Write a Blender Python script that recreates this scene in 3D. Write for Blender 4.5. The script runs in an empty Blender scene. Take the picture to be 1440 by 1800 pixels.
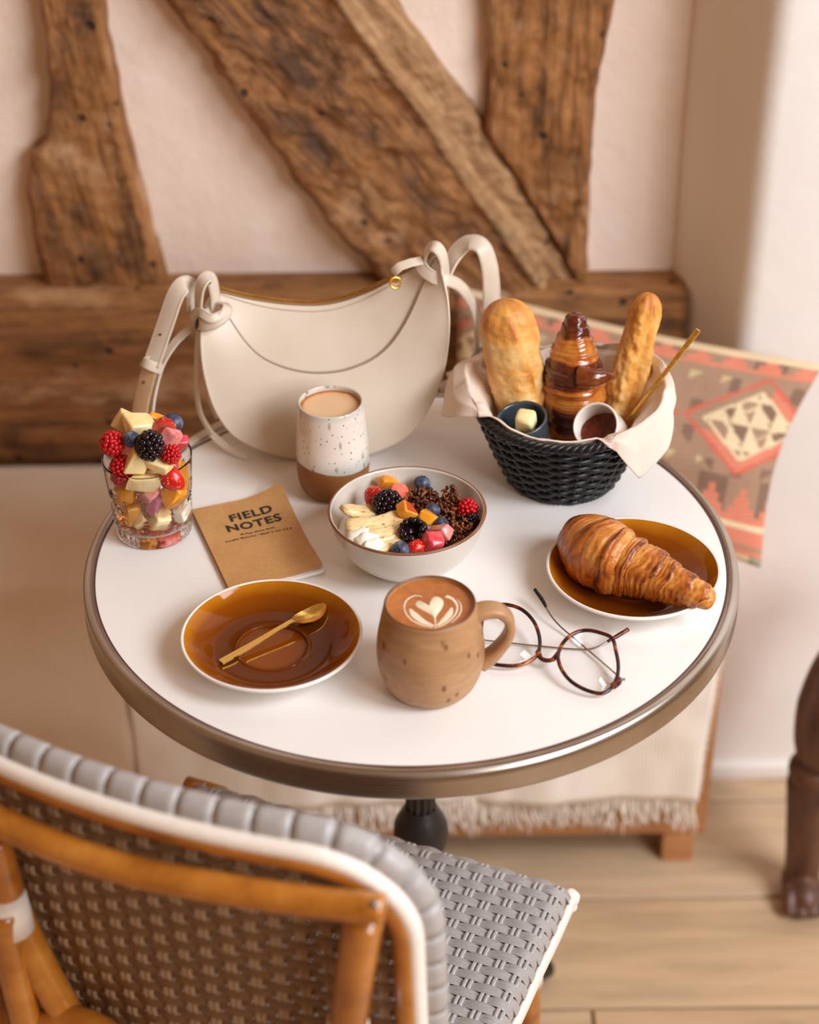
import bpy, bmesh, math, random
import numpy as np
from mathutils import Vector, Matrix, noise, Euler

random.seed(7)
rng = np.random.default_rng(7)
S = bpy.context.scene
COL = S.collection
PI = math.pi

# ------------------------------------------------------------------ camera
F_PX = 3200.0
CAM = np.array([0.0, -1.36801, 1.71147])
FWD = np.array([-4.1108e-04, 0.828822, -0.559512])
RGT = np.array([0.999929, -0.0063059, -0.0100758])
UPV = np.array([0.0118793, 0.559477, 0.828761])
cam_data = bpy.data.cameras.new('camera')
cam_data.sensor_fit = 'VERTICAL'
cam_data.sensor_height = 36.0
cam_data.lens = F_PX * 36.0 / 1800.0
cam_data.clip_start = 0.05
cam_data.dof.use_dof = True
cam_data.dof.focus_distance = 1.61
cam_data.dof.aperture_fstop = 3.0
cam_ob = bpy.data.objects.new('camera', cam_data)
COL.objects.link(cam_ob)
cam_ob.matrix_world = Matrix(((RGT[0], UPV[0], -FWD[0], CAM[0]),
                              (RGT[1], UPV[1], -FWD[1], CAM[1]),
                              (RGT[2], UPV[2], -FWD[2], CAM[2]),
                              (0, 0, 0, 1)))
S.camera = cam_ob

# ------------------------------------------------------------------ light
S.view_settings.view_transform = 'Standard'
S.view_settings.look = 'None'
S.view_settings.gamma = 1.0
S.view_settings.use_curve_mapping = False
S.view_settings.exposure = 0.0

W = bpy.data.worlds.new('room_light')
S.world = W
W.use_nodes = True
bg = W.node_tree.nodes['Background']
bg.inputs['Color'].default_value = (1.0, 0.54, 0.26, 1)
bg.inputs['Strength'].default_value = 0.34


def area(name, loc, target, sx, sy, power, color):
    L = bpy.data.lights.new(name, 'AREA')
    L.shape = 'RECTANGLE'
    L.size, L.size_y = sx, sy
    L.energy = power
    L.color = color
    o = bpy.data.objects.new(name, L)
    COL.objects.link(o)
    o.location = loc
    o.rotation_euler = (Vector(target) - Vector(loc)).to_track_quat('-Z', 'Y').to_euler()
    return o


# daylight of the window on the right-hand side of the room, behind the camera's right shoulder
area('window_daylight', (1.80, -1.05, 2.45), (0.0, 0.05, 0.75), 1.0, 1.15, 64, (0.92, 0.99, 1.07))
# a second window further back in the room, behind the camera
area('far_window_daylight', (1.95, -2.55, 2.15), (0.0, 0.3, 0.8), 1.0, 1.2, 48, (0.98, 0.98, 1.0))

# ------------------------------------------------------------------ helpers
T = 0.74          # table top height


def P(x, y, z=None, Y=None):
    """pixel of the photograph -> point on the plane z=const or Y=const"""
    v = FWD * F_PX + RGT * (x - 720.0) + UPV * (900.0 - y)
    t = (z - CAM[2]) / v[2] if z is not None else (Y - CAM[1]) / v[1]
    return Vector(CAM + v * t)


def lin(c):
    c = c / 255.0
    return c / 12.92 if c <= 0.04045 else ((c + 0.055) / 1.055) ** 2.4


def rgb(r, g, b):
    return (lin(r), lin(g), lin(b), 1.0)


class NT:
    """tiny node-tree builder"""

    def __init__(self, name):
        self.m = bpy.data.materials.new(name)
        self.m.use_nodes = True
        self.t = self.m.node_tree
        self.b = self.t.nodes['Principled BSDF']
        self.tc = None

    def n(self, kind, **kw):
        nd = self.t.nodes.new(kind)
        for k, v in kw.items():
            setattr(nd, k, v)
        return nd

    def l(self, a, b):
        self.t.links.new(a, b)

    def set(self, **kw):
        for k, v in kw.items():
            self.b.inputs[k.replace('_', ' ')].default_value = v
        return self

    def coord(self, which='Object', scale=(1, 1, 1), loc=(0, 0, 0)):
        if self.tc is None:
            self.tc = self.n('ShaderNodeTexCoord')
        mp = self.n('ShaderNodeMapping')
        mp.inputs['Scale'].default_value = scale
        mp.inputs['Location'].default_value = loc
        self.l(self.tc.outputs[which], mp.inputs['Vector'])
        return mp.outputs['Vector']

    def noise(self, vec, scale=5, detail=4, rough=0.55, dist=0.0):
        nd = self.n('ShaderNodeTexNoise')
        nd.inputs['Scale'].default_value = scale
        nd.inputs['Detail'].default_value = detail
        nd.inputs['Roughness'].default_value = rough
        nd.inputs['Distortion'].default_value = dist
        self.l(vec, nd.inputs['Vector'])
        return nd.outputs['Fac']

    def voronoi(self, vec, scale=5, feature='F1'):
        nd = self.n('ShaderNodeTexVoronoi', feature=feature)
        nd.inputs['Scale'].default_value = scale
        self.l(vec, nd.inputs['Vector'])
        return nd.outputs['Distance']

    def wave(self, vec, scale=5, dist=2, detail=2, dscale=1, direction='X', kind='BANDS'):
        nd = self.n('ShaderNodeTexWave', wave_type=kind)
        if kind == 'BANDS':
            nd.bands_direction = direction
        nd.inputs['Scale'].default_value = scale
        nd.inputs['Distortion'].default_value = dist
        nd.inputs['Detail'].default_value = detail
        nd.inputs['Detail Scale'].default_value = dscale
        self.l(vec, nd.inputs['Vector'])
        return nd.outputs['Fac']

    def ramp(self, fac, stops, interp='LINEAR'):
        nd = self.n('ShaderNodeValToRGB')
        cr = nd.color_ramp
        cr.interpolation = interp
        while len(cr.elements) < len(stops):
            cr.elements.new(0.5)
        for e, (p, c) in zip(cr.elements, stops):
            e.position = p
            e.color = c if len(c) == 4 else (*c, 1)
        self.l(fac, nd.inputs['Fac'])
        return nd.outputs['Color']

    def mix(self, fac, a, b, mode='MIX'):
        nd = self.n('ShaderNodeMix', data_type='RGBA', blend_type=mode)
        for sock, v in ((nd.inputs[0], fac), (nd.inputs[6], a), (nd.inputs[7], b)):
            if hasattr(v, 'links'):
                self.l(v, sock)
            else:
                sock.default_value = v
        return nd.outputs[2]

    def math(self, op, a, b=None, clamp=False):
        nd = self.n('ShaderNodeMath', operation=op)
        nd.use_clamp = clamp
        for sock, v in ((nd.inputs[0], a), (nd.inputs[1], b)):
            if v is None:
                continue
            if hasattr(v, 'links'):
                self.l(v, sock)
            else:
                sock.default_value = v
        return nd.outputs[0]

    def sep(self, vec):
        nd = self.n('ShaderNodeSeparateXYZ')
        self.l(vec, nd.inputs[0])
        return nd.outputs

    def attr(self, name):
        nd = self.n('ShaderNodeAttribute', attribute_name=name)
        return nd.outputs['Color']

    def color(self, c):
        self.l(c, self.b.inputs['Base Color'])
        return self

    def rough(self, c):
        self.l(c, self.b.inputs['Roughness'])
        return self

    def bump(self, h, strength=0.3, dist=0.002):
        nd = self.n('ShaderNodeBump')
        nd.inputs['Strength'].default_value = strength
        nd.inputs['Distance'].default_value = dist
        self.l(h, nd.inputs['Height'])
        self.l(nd.outputs['Normal'], self.b.inputs['Normal'])
        return self


def plain(name, c, rough=0.5, var=0.12, scale=60, bump=0.0, metal=0.0, bdist=0.001, coat=0.0, spec=0.5, sss=0.0,
          sssr=(0.01, 0.005, 0.003), stretch=(1, 1, 1)):
    """one colour with a little procedural variation"""
    k = NT(name)
    v = k.coord('Object', stretch)
    f = k.noise(v, scale, 4)
    a = tuple(x * (1 - var) for x in c[:3]) + (1,)
    b = tuple(min(1.0, x * (1 + var)) for x in c[:3]) + (1,)
    k.color(k.ramp(f, [(0.3, a), (0.7, b)]))
    k.set(Roughness=rough, Metallic=metal)
    k.b.inputs['Coat Weight'].default_value = coat
    k.b.inputs['Coat Roughness'].default_value = 0.08
    k.b.inputs['Specular IOR Level'].default_value = spec
    if sss:
        k.b.inputs['Subsurface Weight'].default_value = sss
        k.b.inputs['Subsurface Radius'].default_value = sssr
        k.b.inputs['Subsurface Scale'].default_value = 1.0
    if bump:
        k.bump(f, bump, bdist)
    return k.m


# ---- geometry: every generator returns (verts, faces)
def merge(*gs):
    V, Fc = [], []
    for v, f in gs:
        o = len(V)
        V += [tuple(p) for p in v]
        Fc += [tuple(i + o for i in q) for q in f]
    return V, Fc


def grid(nu, nv, fn, closeu=False, closev=False):
    V = [tuple(fn(i, j)) for j in range(nv) for i in range(nu)]
    Fc = []
    for j in range(nv if closev else nv - 1):
        for i in range(nu if closeu else nu - 1):
            a, b = i, (i + 1) % nu
            c, d = j, (j + 1) % nv
            Fc.append((c * nu + a, c * nu + b, d * nu + b, d * nu + a))
    return V, Fc


def lathe(prof, seg=64, fr=None, cap=False):
    """prof: list of (r, z) from bottom/outside; fr(r,z,a,k)->(r,z)"""
    n = len(prof)

    def fn(i, j):
        a = 2 * PI * i / seg
        r, z = prof[j]
        if fr:
            r, z = fr(r, z, a, j)
        return (r * math.cos(a), r * math.sin(a), z)
    V, Fc = grid(seg, n, fn, closeu=True)
    if cap:
        Fc.append(tuple(range(seg))[::-1])
        Fc.append(tuple((n - 1) * seg + i for i in range(seg)))
    return V, Fc


def smooth_prof(pts, n=8):
    """Catmull-Rom through a list of tuples"""
    pts = [np.array(p, float) for p in pts]
    out = []
    for i in range(len(pts) - 1):
        p0 = pts[max(i - 1, 0)]
        p1, p2 = pts[i], pts[i + 1]
        p3 = pts[min(i + 2, len(pts) - 1)]
        for k in range(n):
            t = k / n
            out.append(0.5 * ((2 * p1) + (-p0 + p2) * t + (2 * p0 - 5 * p1 + 4 * p2 - p3) * t * t
                              + (-p0 + 3 * p1 - 3 * p2 + p3) * t ** 3))
    out.append(pts[-1])
    return [tuple(p) for p in out]


def resample(pts, n):
    pts = np.array(pts, float)
    d = np.concatenate([[0], np.cumsum(np.linalg.norm(np.diff(pts, axis=0), axis=1))])
    q = np.linspace(0, d[-1], n)
    return np.stack([np.interp(q, d, pts[:, k]) for k in range(pts.shape[1])], -1)


def sweep(path, section, up=(0, 0, 1), closed=False, cap=True, scale=None):
    """section: list of (a,b); a along side vector, b along the 'up-ish' normal. up may be a list per point"""
    path = [Vector(p) for p in path]
    n, m = len(path), len(section)
    V = []
    for i, p in enumerate(path):
        if closed:
            t = path[(i + 1) % n] - path[i - 1]
        else:
            t = path[min(i + 1, n - 1)] - path[max(i - 1, 0)]
        t.normalize()
        u = Vector(up[i]) if isinstance(up, list) else Vector(up)
        side = t.cross(u)
        if side.length < 1e-6:
            side = t.cross(Vector((0.3, 1, 0.2)))
        side.normalize()
        nn = side.cross(t)
        s = scale[i] if scale is not None else 1.0
        for a, b in section:
            q = p + side * (a * s) + nn * (b * s)
            V.append(tuple(q))
    Fc = []
    for i in range(n if closed else n - 1):
        for j in range(m):
            a, b = i * m + j, i * m + (j + 1) % m
            c, d = ((i + 1) % n) * m + (j + 1) % m, ((i + 1) % n) * m + j
            Fc.append((a, b, c, d))
    if cap and not closed:
        Fc.append(tuple(range(m))[::-1])
        Fc.append(tuple((n - 1) * m + j for j in range(m)))
    return V, Fc


def circ(r, n=10, ry=None):
    ry = r if ry is None else ry
    return [(r * math.cos(2 * PI * k / n), ry * math.sin(2 * PI * k / n)) for k in range(n)]


def rrect(w, h, r=None, k=3):
    """rounded rectangle section, full width w, full height h"""
    r = min(w, h) * 0.45 if r is None else r
    out = []
    for cx, cy, a0 in ((w / 2 - r, h / 2 - r, 0), (-w / 2 + r, h / 2 - r, 90), (-w / 2 + r, -h / 2 + r, 180),
                       (w / 2 - r, -h / 2 + r, 270)):
        for i in range(k + 1):
            a = math.radians(a0 + 90 * i / k)
            out.append((cx + r * math.cos(a), cy + r * math.sin(a)))
    return out


def tube(path, r, n=10, closed=False, sm=0):
    if sm:
        path = smooth_prof([tuple(p) for p in path], sm)
    sc = None
    if isinstance(r, (list, tuple)):
        q = np.interp(np.linspace(0, 1, len(path)), np.linspace(0, 1, len(r)), r)
        sc = list(q)
        sec = circ(1.0, n)
    else:
        sec = circ(r, n)
    return sweep(path, sec, up=(0.31, 0.17, 0.93), closed=closed, scale=sc)


def box(cx, cy, cz, sx, sy, sz, bev=0.0, seg=2):
    bm = bmesh.new()
    bmesh.ops.create_cube(bm, size=1.0, matrix=Matrix.Translation((cx, cy, cz)) @ Matrix.Diagonal((sx, sy, sz, 1)))
    if bev:
        bmesh.ops.bevel(bm, geom=bm.edges[:], offset=bev, segments=seg, affect='EDGES', profile=0.5)
    return from_bm(bm)


def from_bm(bm):
    bm.verts.index_update()
    V = [tuple(v.co) for v in bm.verts]
    Fc = [tuple(v.index for v in f.verts) for f in bm.faces]
    bm.free()
    return V, Fc


_ico = {}


def ico(sub=2):
    if sub not in _ico:
        bm = bmesh.new()
        bmesh.ops.create_icosphere(bm, subdivisions=sub, radius=1.0)
        _ico[sub] = from_bm(bm)
    return _ico[sub]


def xf(g, M):
    v, f = g
    return [tuple(M @ Vector(p)) for p in v], f


def trs(loc=(0, 0, 0), rot=(0, 0, 0), sc=(1, 1, 1)):
    if not hasattr(sc, '__len__'):
        sc = (sc,) * 3
    return Matrix.Translation(loc) @ Euler(rot).to_matrix().to_4x4() @ Matrix.Diagonal((*sc, 1))


def deform(g, fn):
    v, f = g
    return [tuple(fn(Vector(p))) for p in v], f


def jig(g, amp, scale, seed=0.0):
    """noise displacement"""
    return deform(g, lambda p: p + Vector(noise.noise_vector(p * scale + Vector((seed, seed * 1.7, seed * 0.3)))) * amp)


def sub(g, levels=1):
    """catmull-clark style subdivision of a small cage, via a temporary modifier-free bmesh"""
    me = bpy.data.meshes.new('tmp')
    me.from_pydata(g[0], [], g[1])
    o = bpy.data.objects.new('tmp', me)
    COL.objects.link(o)
    md = o.modifiers.new('s', 'SUBSURF')
    md.levels = levels
    dg = bpy.context.evaluated_depsgraph_get()
    ev = o.evaluated_get(dg).to_mesh()
    V = [tuple(v.co) for v in ev.vertices]
    Fc = [tuple(p.vertices) for p in ev.polygons]
    bpy.data.objects.remove(o)
    bpy.data.meshes.remove(me)
    return V, Fc


def mesh(name, g, mats, smooth=True, matidx=None, angle=None):
    me = bpy.data.meshes.new(name)
    me.from_pydata([tuple(p) for p in g[0]], [], g[1])
    for m in (mats if isinstance(mats, (list, tuple)) else [mats]):
        me.materials.append(m)
    if matidx is not None:
        me.polygons.foreach_set('material_index', np.array(matidx, dtype=np.int32))
    if smooth:
        me.polygons.foreach_set('use_smooth', np.ones(len(me.polygons), dtype=bool))
        if angle:
            me.set_sharp_from_angle(angle=math.radians(angle))
    me.validate()
    me.update()
    return me


def ob(name, g, mats, parent=None, smooth=True, label=None, cat=None, group=None, kind=None, matidx=None, angle=None,
       loc=None, rot=None):
    me = g if isinstance(g, bpy.types.Mesh) else mesh(name, g, mats, smooth, matidx, angle)
    o = bpy.data.objects.new(name, me)
    COL.objects.link(o)
    if parent is not None:
        o.parent = parent
    if loc is not None:
        o.location = loc
    if rot is not None:
        o.rotation_euler = rot
    tag(o, label, cat, group, kind)
    return o


def tag(o, label=None, cat=None, group=None, kind=None):
    for k, v in (('label', label), ('category', cat), ('group', group), ('kind', kind)):
        if v is not None:
            o[k] = v
    return o


def thing(name, label, cat, loc=(0, 0, 0), rot=(0, 0, 0), group=None, kind=None):
    o = bpy.data.objects.new(name, None)
    o.empty_display_size = 0.02
    COL.objects.link(o)
    o.location = loc
    o.rotation_euler = rot
    return tag(o, label, cat, group, kind)


def colattr(o, name, cols):
    a = o.data.color_attributes.new(name, 'FLOAT_COLOR', 'POINT')
    flat = np.ones((len(o.data.vertices), 4), dtype=np.float32)
    flat[:, :cols.shape[1]] = cols
    a.data.foreach_set('color', flat.ravel())


def fixn(g):
    """consistent outward normals"""
    bm = bmesh.new()
    vs = [bm.verts.new(p) for p in g[0]]
    for q in g[1]:
        try:
            bm.faces.new([vs[i] for i in q])
        except ValueError:
            pass
    bmesh.ops.recalc_face_normals(bm, faces=bm.faces[:])
    return from_bm(bm)


def frame_to(d, loc=(0, 0, 0), hint=(0, 0, 1)):
    """matrix whose local Z points along d"""
    z = Vector(d).normalized()
    x = Vector(hint).cross(z)
    if x.length < 1e-4:
        x = Vector((1, 0, 0)).cross(z)
    x.normalize()
    y = z.cross(x)
    return Matrix(((x.x, y.x, z.x, loc[0]), (x.y, y.y, z.y, loc[1]), (x.z, y.z, z.z, loc[2]), (0, 0, 0, 1)))
# ================================================================== the room
WALL_Y = 0.665
PIER_Y = 0.51

# ---- plaster
k = NT('plaster')
v = k.coord('Object')
f1 = k.noise(v, 3.0, 5, 0.6)
f2 = k.noise(v, 40, 5, 0.6)
k.color(k.ramp(f1, [(0.25, rgb(226, 202, 184)), (0.55, rgb(238, 220, 206)), (0.8, rgb(231, 208, 188))]))
k.set(Roughness=0.85)
k.bump(k.math('ADD', f2, k.math('MULTIPLY', f1, 3.0)), 0.35, 0.006)
M_PLASTER = k.m
k = NT('white_plaster')
v = k.coord('Object')
f2 = k.noise(v, 30, 5, 0.6)
k.color(k.ramp(k.noise(v, 4, 3), [(0.3, rgb(240, 234, 228)), (0.7, rgb(247, 243, 238))]))
k.set(Roughness=0.85)
k.bump(f2, 0.25, 0.004)
M_PLASTERW = k.m


# wall_back with slightly uneven plaster
def wallfn(i, j):
    x = -1.6 + 2.1 * i / 60
    z = 0 + 2.4 * j / 60
    return (x, WALL_Y + 0.004 * noise.noise((x * 3, z * 3, 0)), z)


ob('wall_back', grid(61, 61, wallfn), M_PLASTER, kind='structure',
   label='cream plaster wall between the old timbers', cat=None)

# pier that stands out on the right: an oblique reveal and a white front face
pts = [(0.325, 0.70), (0.333, 0.66), (0.345, 0.625), (0.372, 0.565), (0.388, 0.530), (0.396, 0.516), (0.412, 0.510),
       (0.60, 0.509), (1.0, 0.509), (1.8, 0.509)]


def pierfn(i, j):
    x, y = pts[i]
    z = 2.4 * j / 50
    w = noise.noise((x * 4, z * 4, 3.3))
    dx = -0.012 * (1 - min(1, z / 1.1)) if i < 7 else 0
    return (x + dx + 0.003 * w, y + 0.003 * w, z)


ob('wall_right', grid(len(pts), 51, pierfn), M_PLASTERW, kind='structure',
   label='white plastered pier standing out beside the bench')
ob('baseboard_right', merge(box(1.0, 0.505, 0.012, 1.22, 0.012, 0.024, 0.002)), M_PLASTERW, kind='structure',
   label='low white skirting at the foot of the pier')

# ---- floor: oak planks laid across the view, each its own piece
M_PLANKS = []
for q in range(4):
    k = NT('oak_plank')
    v = k.coord('Object', (1.2, 9, 9), (q * 3.1, q, 0))
    g1 = k.noise(v, 3.2, 6, 0.6, 0.8)
    g2 = k.noise(k.coord('Object', (3, 60, 60), (q, 0, 0)), 3, 3)
    base = [(205, 173, 136), (197, 164, 127), (209, 179, 144), (201, 169, 134)][q]
    d = tuple(int(c * 0.84) for c in base)
    k.color(k.mix(0.25, k.ramp(g1, [(0.3, rgb(*d)), (0.55, rgb(*base)), (0.8, rgb(*[min(255, c + 12) for c in base]))]),
                  k.ramp(g2, [(0.35, rgb(*d)), (0.65, rgb(*base))])))
    k.set(Roughness=0.42)
    k.bump(g2, 0.1, 0.001)
    M_PLANKS.append(k.m)
M_GAP = plain('joint', rgb(160, 132, 104), 0.9)
fl = ob('floor', box(0.1, -0.4, -0.02, 3.6, 2.4, 0.02), M_GAP, smooth=False, kind='structure',
        label='oak plank floor')
pw, pl = 0.178, 1.05
plank_mesh = {}
row = 0
y = -1.5
while y < 0.70:
    x = -1.7 + (0.37 * row) % pl - pl
    while x < 1.9:
        x0, x1 = max(x, -1.7), min(x + pl, 1.9)
        if x1 - x0 > 0.05:
            key = (round(x1 - x0, 3), (row * 3 + int(x * 7)) % 4)
            if key not in plank_mesh:
                plank_mesh[key] = mesh('plank', box(0, 0, 0, key[0] - 0.004, pw - 0.004, 0.012, 0.0012, 1),
                                       M_PLANKS[key[1]], smooth=False)
            ob('plank', plank_mesh[key], None, fl, loc=((x0 + x1) / 2, y + pw / 2, -0.006))
        x += pl
    y += pw
    row += 1

# ---- old timbers
def timber_mat(name, axis, seed, dark=1.0):
    k = NT(name)
    st = [34, 34, 34]
    st[axis] = 3.0
    v = k.coord('Object', tuple(st), (seed, seed * 2, 0))
    grain = k.noise(v, 1.6, 8, 0.68, 1.2)
    st2 = [90, 90, 90]
    st2[axis] = 6
    fine = k.noise(k.coord('Object', tuple(st2)), 1.5, 6, 0.7)
    st3 = [14, 14, 14]
    st3[axis] = 7
    patch = k.noise(k.coord('Object', tuple(st3), (seed, 0, seed)), 1.0, 6, 0.65)
    c1 = k.ramp(grain, [(0.30, rgb(62, 34, 12)), (0.42, rgb(120, 74, 32)), (0.55, rgb(168, 112, 58)), (0.75, rgb(190, 138, 86))])
    c2 = k.ramp(fine, [(0.35, rgb(74, 42, 18)), (0.6, rgb(178, 122, 70))])
    c = k.mix(0.35, c1, c2)
    worn = k.ramp(patch, [(0.54, (0, 0, 0, 1)), (0.66, (1, 1, 1, 1))])
    c = k.mix(k.math('MULTIPLY', worn, 0.65), c, rgb(206, 164, 122))
    dirt = k.ramp(patch, [(0.36, (1, 1, 1, 1)), (0.47, (0, 0, 0, 1))])
    c = k.mix(k.math('MULTIPLY', dirt, 0.72), c, rgb(50, 30, 16))
    c = k.mix(k.sep(k.attr('sap'))[0], c, k.ramp(fine, [(0.3, rgb(150, 104, 62)), (0.65, rgb(216, 178, 132))]))
    # worm holes and nail holes
    hv = k.voronoi(k.coord('Object', (1, 1, 1), (seed, 0, 0)), 26)
    hole = k.ramp(hv, [(0.09, (1, 1, 1, 1)), (0.15, (0, 0, 0, 1))])
    c = k.mix(k.math('MULTIPLY', hole, 0.85), c, rgb(26, 14, 8))
    k.color(c)
    k.set(Roughness=0.6)
    hgt = k.math('ADD', k.math('MULTIPLY', grain, 1.0), k.math('MULTIPLY', fine, 0.5))
    hgt = k.math('SUBTRACT', hgt, k.math('MULTIPLY', hole, 0.8))
    k.bump(hgt, 0.9, 0.006)
    return k.m


def timber(name, left, right, yfront, mat, label, amp=0.007, n=120, m=26, depth=0.06, seed=0.0, ridge=None, ang=0.0):
    """left/right: pixel edge polylines (same sense), laid on the plane Y=yfront, lofted and weathered"""
    A = resample([tuple(P(*p, Y=yfront)) for p in left], n)
    B = resample([tuple(P(*p, Y=yfront)) for p in right], n)

    def fn(i, j):
        a, b = Vector(A[j]), Vector(B[j])
        if i == 0 or i == m - 1:
            p = (a if i == 0 else b).copy()
            p.y = yfront + depth
            return p
        t = (i - 1) / (m - 3)
        p = a.lerp(b, t)
        e = min(t, 1 - t)
        dy = 0.014 * max(0, 1 - e / 0.07) ** 2
        if ridge:
            dy += ridge(t, j / (n - 1))
        q = Vector((p.x * 9, 0, p.z * 9)) + Vector((seed, seed, 0))
        dn = amp * (noise.fractal(q * 2.2, 0.9, 2.0, 5)) + 0.5 * amp * noise.noise(q * 9)
        ed = 0.004 * noise.noise(q * 4 + Vector((5, 5, 5))) if e < 0.02 else 0
        return Vector((p.x + ed, p.y + dy + dn, p.z + ed))
    g = grid(m, n, fn)
    # close both ends
    V, Fc = g
    Fc = Fc + [tuple(range(m))[::-1], tuple((n - 1) * m + i for i in range(m))]
    sap = np.zeros((m * n, 3))
    if ridge:
        for q in range(m * n):
            i_ = q % m
            t_ = (i_ - 1) / (m - 3)
            sap[q] = 0.85 * max(0.0, min(1.0, (t_ - 0.74) / 0.05)) * (0.65 + 0.5 * noise.noise(Vector((q * 0.013, i_ * 0.4, 2))))
    R = Matrix.Rotation(-ang, 4, 'Y')       # local Z runs along the timber, so that the grain follows it
    o = ob(name, xf((V, Fc), R), mat, kind='structure', label=label, rot=(0, ang, 0))
    colattr(o, 'sap', np.clip(sap, 0, 1))
    return o


YB = 0.632
timber('trim_1', [(30, -470), (52, -60), (65, 0), (79, 80), (83, 170), (81, 240), (70, 258), (50, 272), (43, 310), (46, 370), (58, 440), (68, 488), (76, 506)],
       [(140, -470), (168, -60), (178, 0), (191, 90), (214, 200), (238, 300), (262, 400), (282, 470), (296, 512)], YB,
       timber_mat('timber_post', 2, 1.3), 'old upright timber with a swollen foot, standing on the sill beam', seed=2.0, ang=math.radians(-8))


def bevel_ridge(t, s):
    # the worn outer arris of the brace, a ledge along its upper edge
    return 0.024 * max(0.0, min(1.0, (t - 0.80) / 0.03)) - 0.008 * math.exp(-((t - 0.78) / 0.02) ** 2)


km = timber_mat('timber_brace', 2, 4.7)
# brace is built in its own straight frame so that the grain follows it
timber('trim_2', [(-70, -470), (215, -90), (285, 0), (350, 88), (430, 200), (520, 325), (600, 425), (650, 478), (700, 530)],
       [(352, -470), (640, -60), (682, 0), (760, 108), (850, 225), (905, 318), (960, 400), (1000, 462), (1034, 520)], YB - 0.012,
       km, 'broad diagonal timber brace with a worn ledge', amp=0.010, n=150, m=44, seed=9.0, ridge=bevel_ridge, ang=math.radians(-40))
timber('trim_3', [(826, -470), (846, -60), (850, 0), (856, 120), (852, 235), (905, 318), (960, 400), (1016, 492)],
       [(1128, -470), (1090, -60), (1083, 0), (1062, 110), (1046, 210), (1041, 300), (1038, 410), (1031, 508)], YB + 0.006,
       timber_mat('timber_post_nailed', 2, 8.1), 'upright timber full of nail holes beside the brace', seed=14.0)

# sill beam: a long horizontal timber, its top a ledge
ksill = timber_mat('timber_sill', 0, 3.9)


def sillfn(i, j):
    x = -1.5 + 1.84 * j / 110
    prof = [(0.665, 0.700), (0.640, 0.700), (0.620, 0.697), (0.611, 0.688), (0.607, 0.66), (0.606, 0.62), (0.609, 0.60), (0.606, 0.57),
            (0.605, 0.54), (0.607, 0.51), (0.606, 0.48), (0.606, 0.44), (0.665, 0.44)]
    y_, z_ = prof[i]
    q = Vector((x * 3, y_ * 20, z_ * 20))
    w = 0.006 * noise.fractal(q, 0.9, 2.0, 5) if 0 < i < 12 else 0
    return (x, y_ + w, z_ + 0.5 * w - 0.016 * (x + 0.4) * 0.35)


V, Fc = grid(13, 111, sillfn)
Fc += [tuple(range(13))[::-1], tuple(110 * 13 + i for i in range(13))]
ob('trim_4', (V, Fc), ksill, kind='structure', label='long horizontal sill timber behind the bench')
# ================================================================== bench, throw, cushion, carved figure
BY0, BY1, BZ = 0.34, 0.655, 0.452
k = NT('bench_wood')
v = k.coord('Object', (4, 40, 40))
g1 = k.noise(v, 2.0, 5, 0.6, 0.6)
k.color(k.ramp(g1, [(0.3, rgb(168, 112, 66)), (0.7, rgb(198, 142, 92))]))
k.set(Roughness=0.5)
k.bump(g1, 0.15, 0.001)
M_BENCH = k.m
be = thing('bench', 'low wooden bench along the timbered wall, under the throw', 'bench', (0, 0, 0))
ob('seat_board', box(-0.40, (BY0 + 0.61) / 2 - 0.005, BZ - 0.012, 1.55, 0.605 - BY0, 0.024, 0.003), M_BENCH, be, angle=40)
ob('front_rail', box(-0.40, BY0 + 0.012, 0.24, 1.55, 0.022, 0.375, 0.003), M_BENCH, be, angle=40)
ob('end_panel', box(0.366, 0.475, 0.245, 0.022, 0.24, 0.38, 0.003), M_BENCH, be, angle=40)
for lx in (0.342, -1.13):
    for ly in (0.365, 0.58):
        ob('leg', box(lx, ly, 0.0285, 0.040, 0.040, 0.055, 0.002), M_BENCH, be, angle=40)


# fabric
def fabric(name, a, b, scale=260, rough=0.9, bump=0.5):
    k = NT(name)
    v = k.coord('Object')
    f0 = k.noise(v, 9, 5, 0.6)
    w1 = k.wave(v, scale / 6.28, 1.0, 1, 2, 'X')
    w2 = k.wave(v, scale / 6.28, 1.0, 1, 2, 'Z')
    w3 = k.wave(v, scale / 6.28, 1.0, 1, 2, 'Y')
    w = k.math('ADD', w1, k.math('MAXIMUM', w2, w3))
    k.color(k.mix(k.math('MULTIPLY', w, 0.07), k.ramp(f0, [(0.3, a), (0.7, b)]), tuple(c * 0.72 for c in a[:3]) + (1,)))
    k.set(Roughness=rough)
    k.b.inputs['Sheen Weight'].default_value = 0.2
    k.bump(w, bump * 0.5, 0.001)
    return k.m


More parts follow.
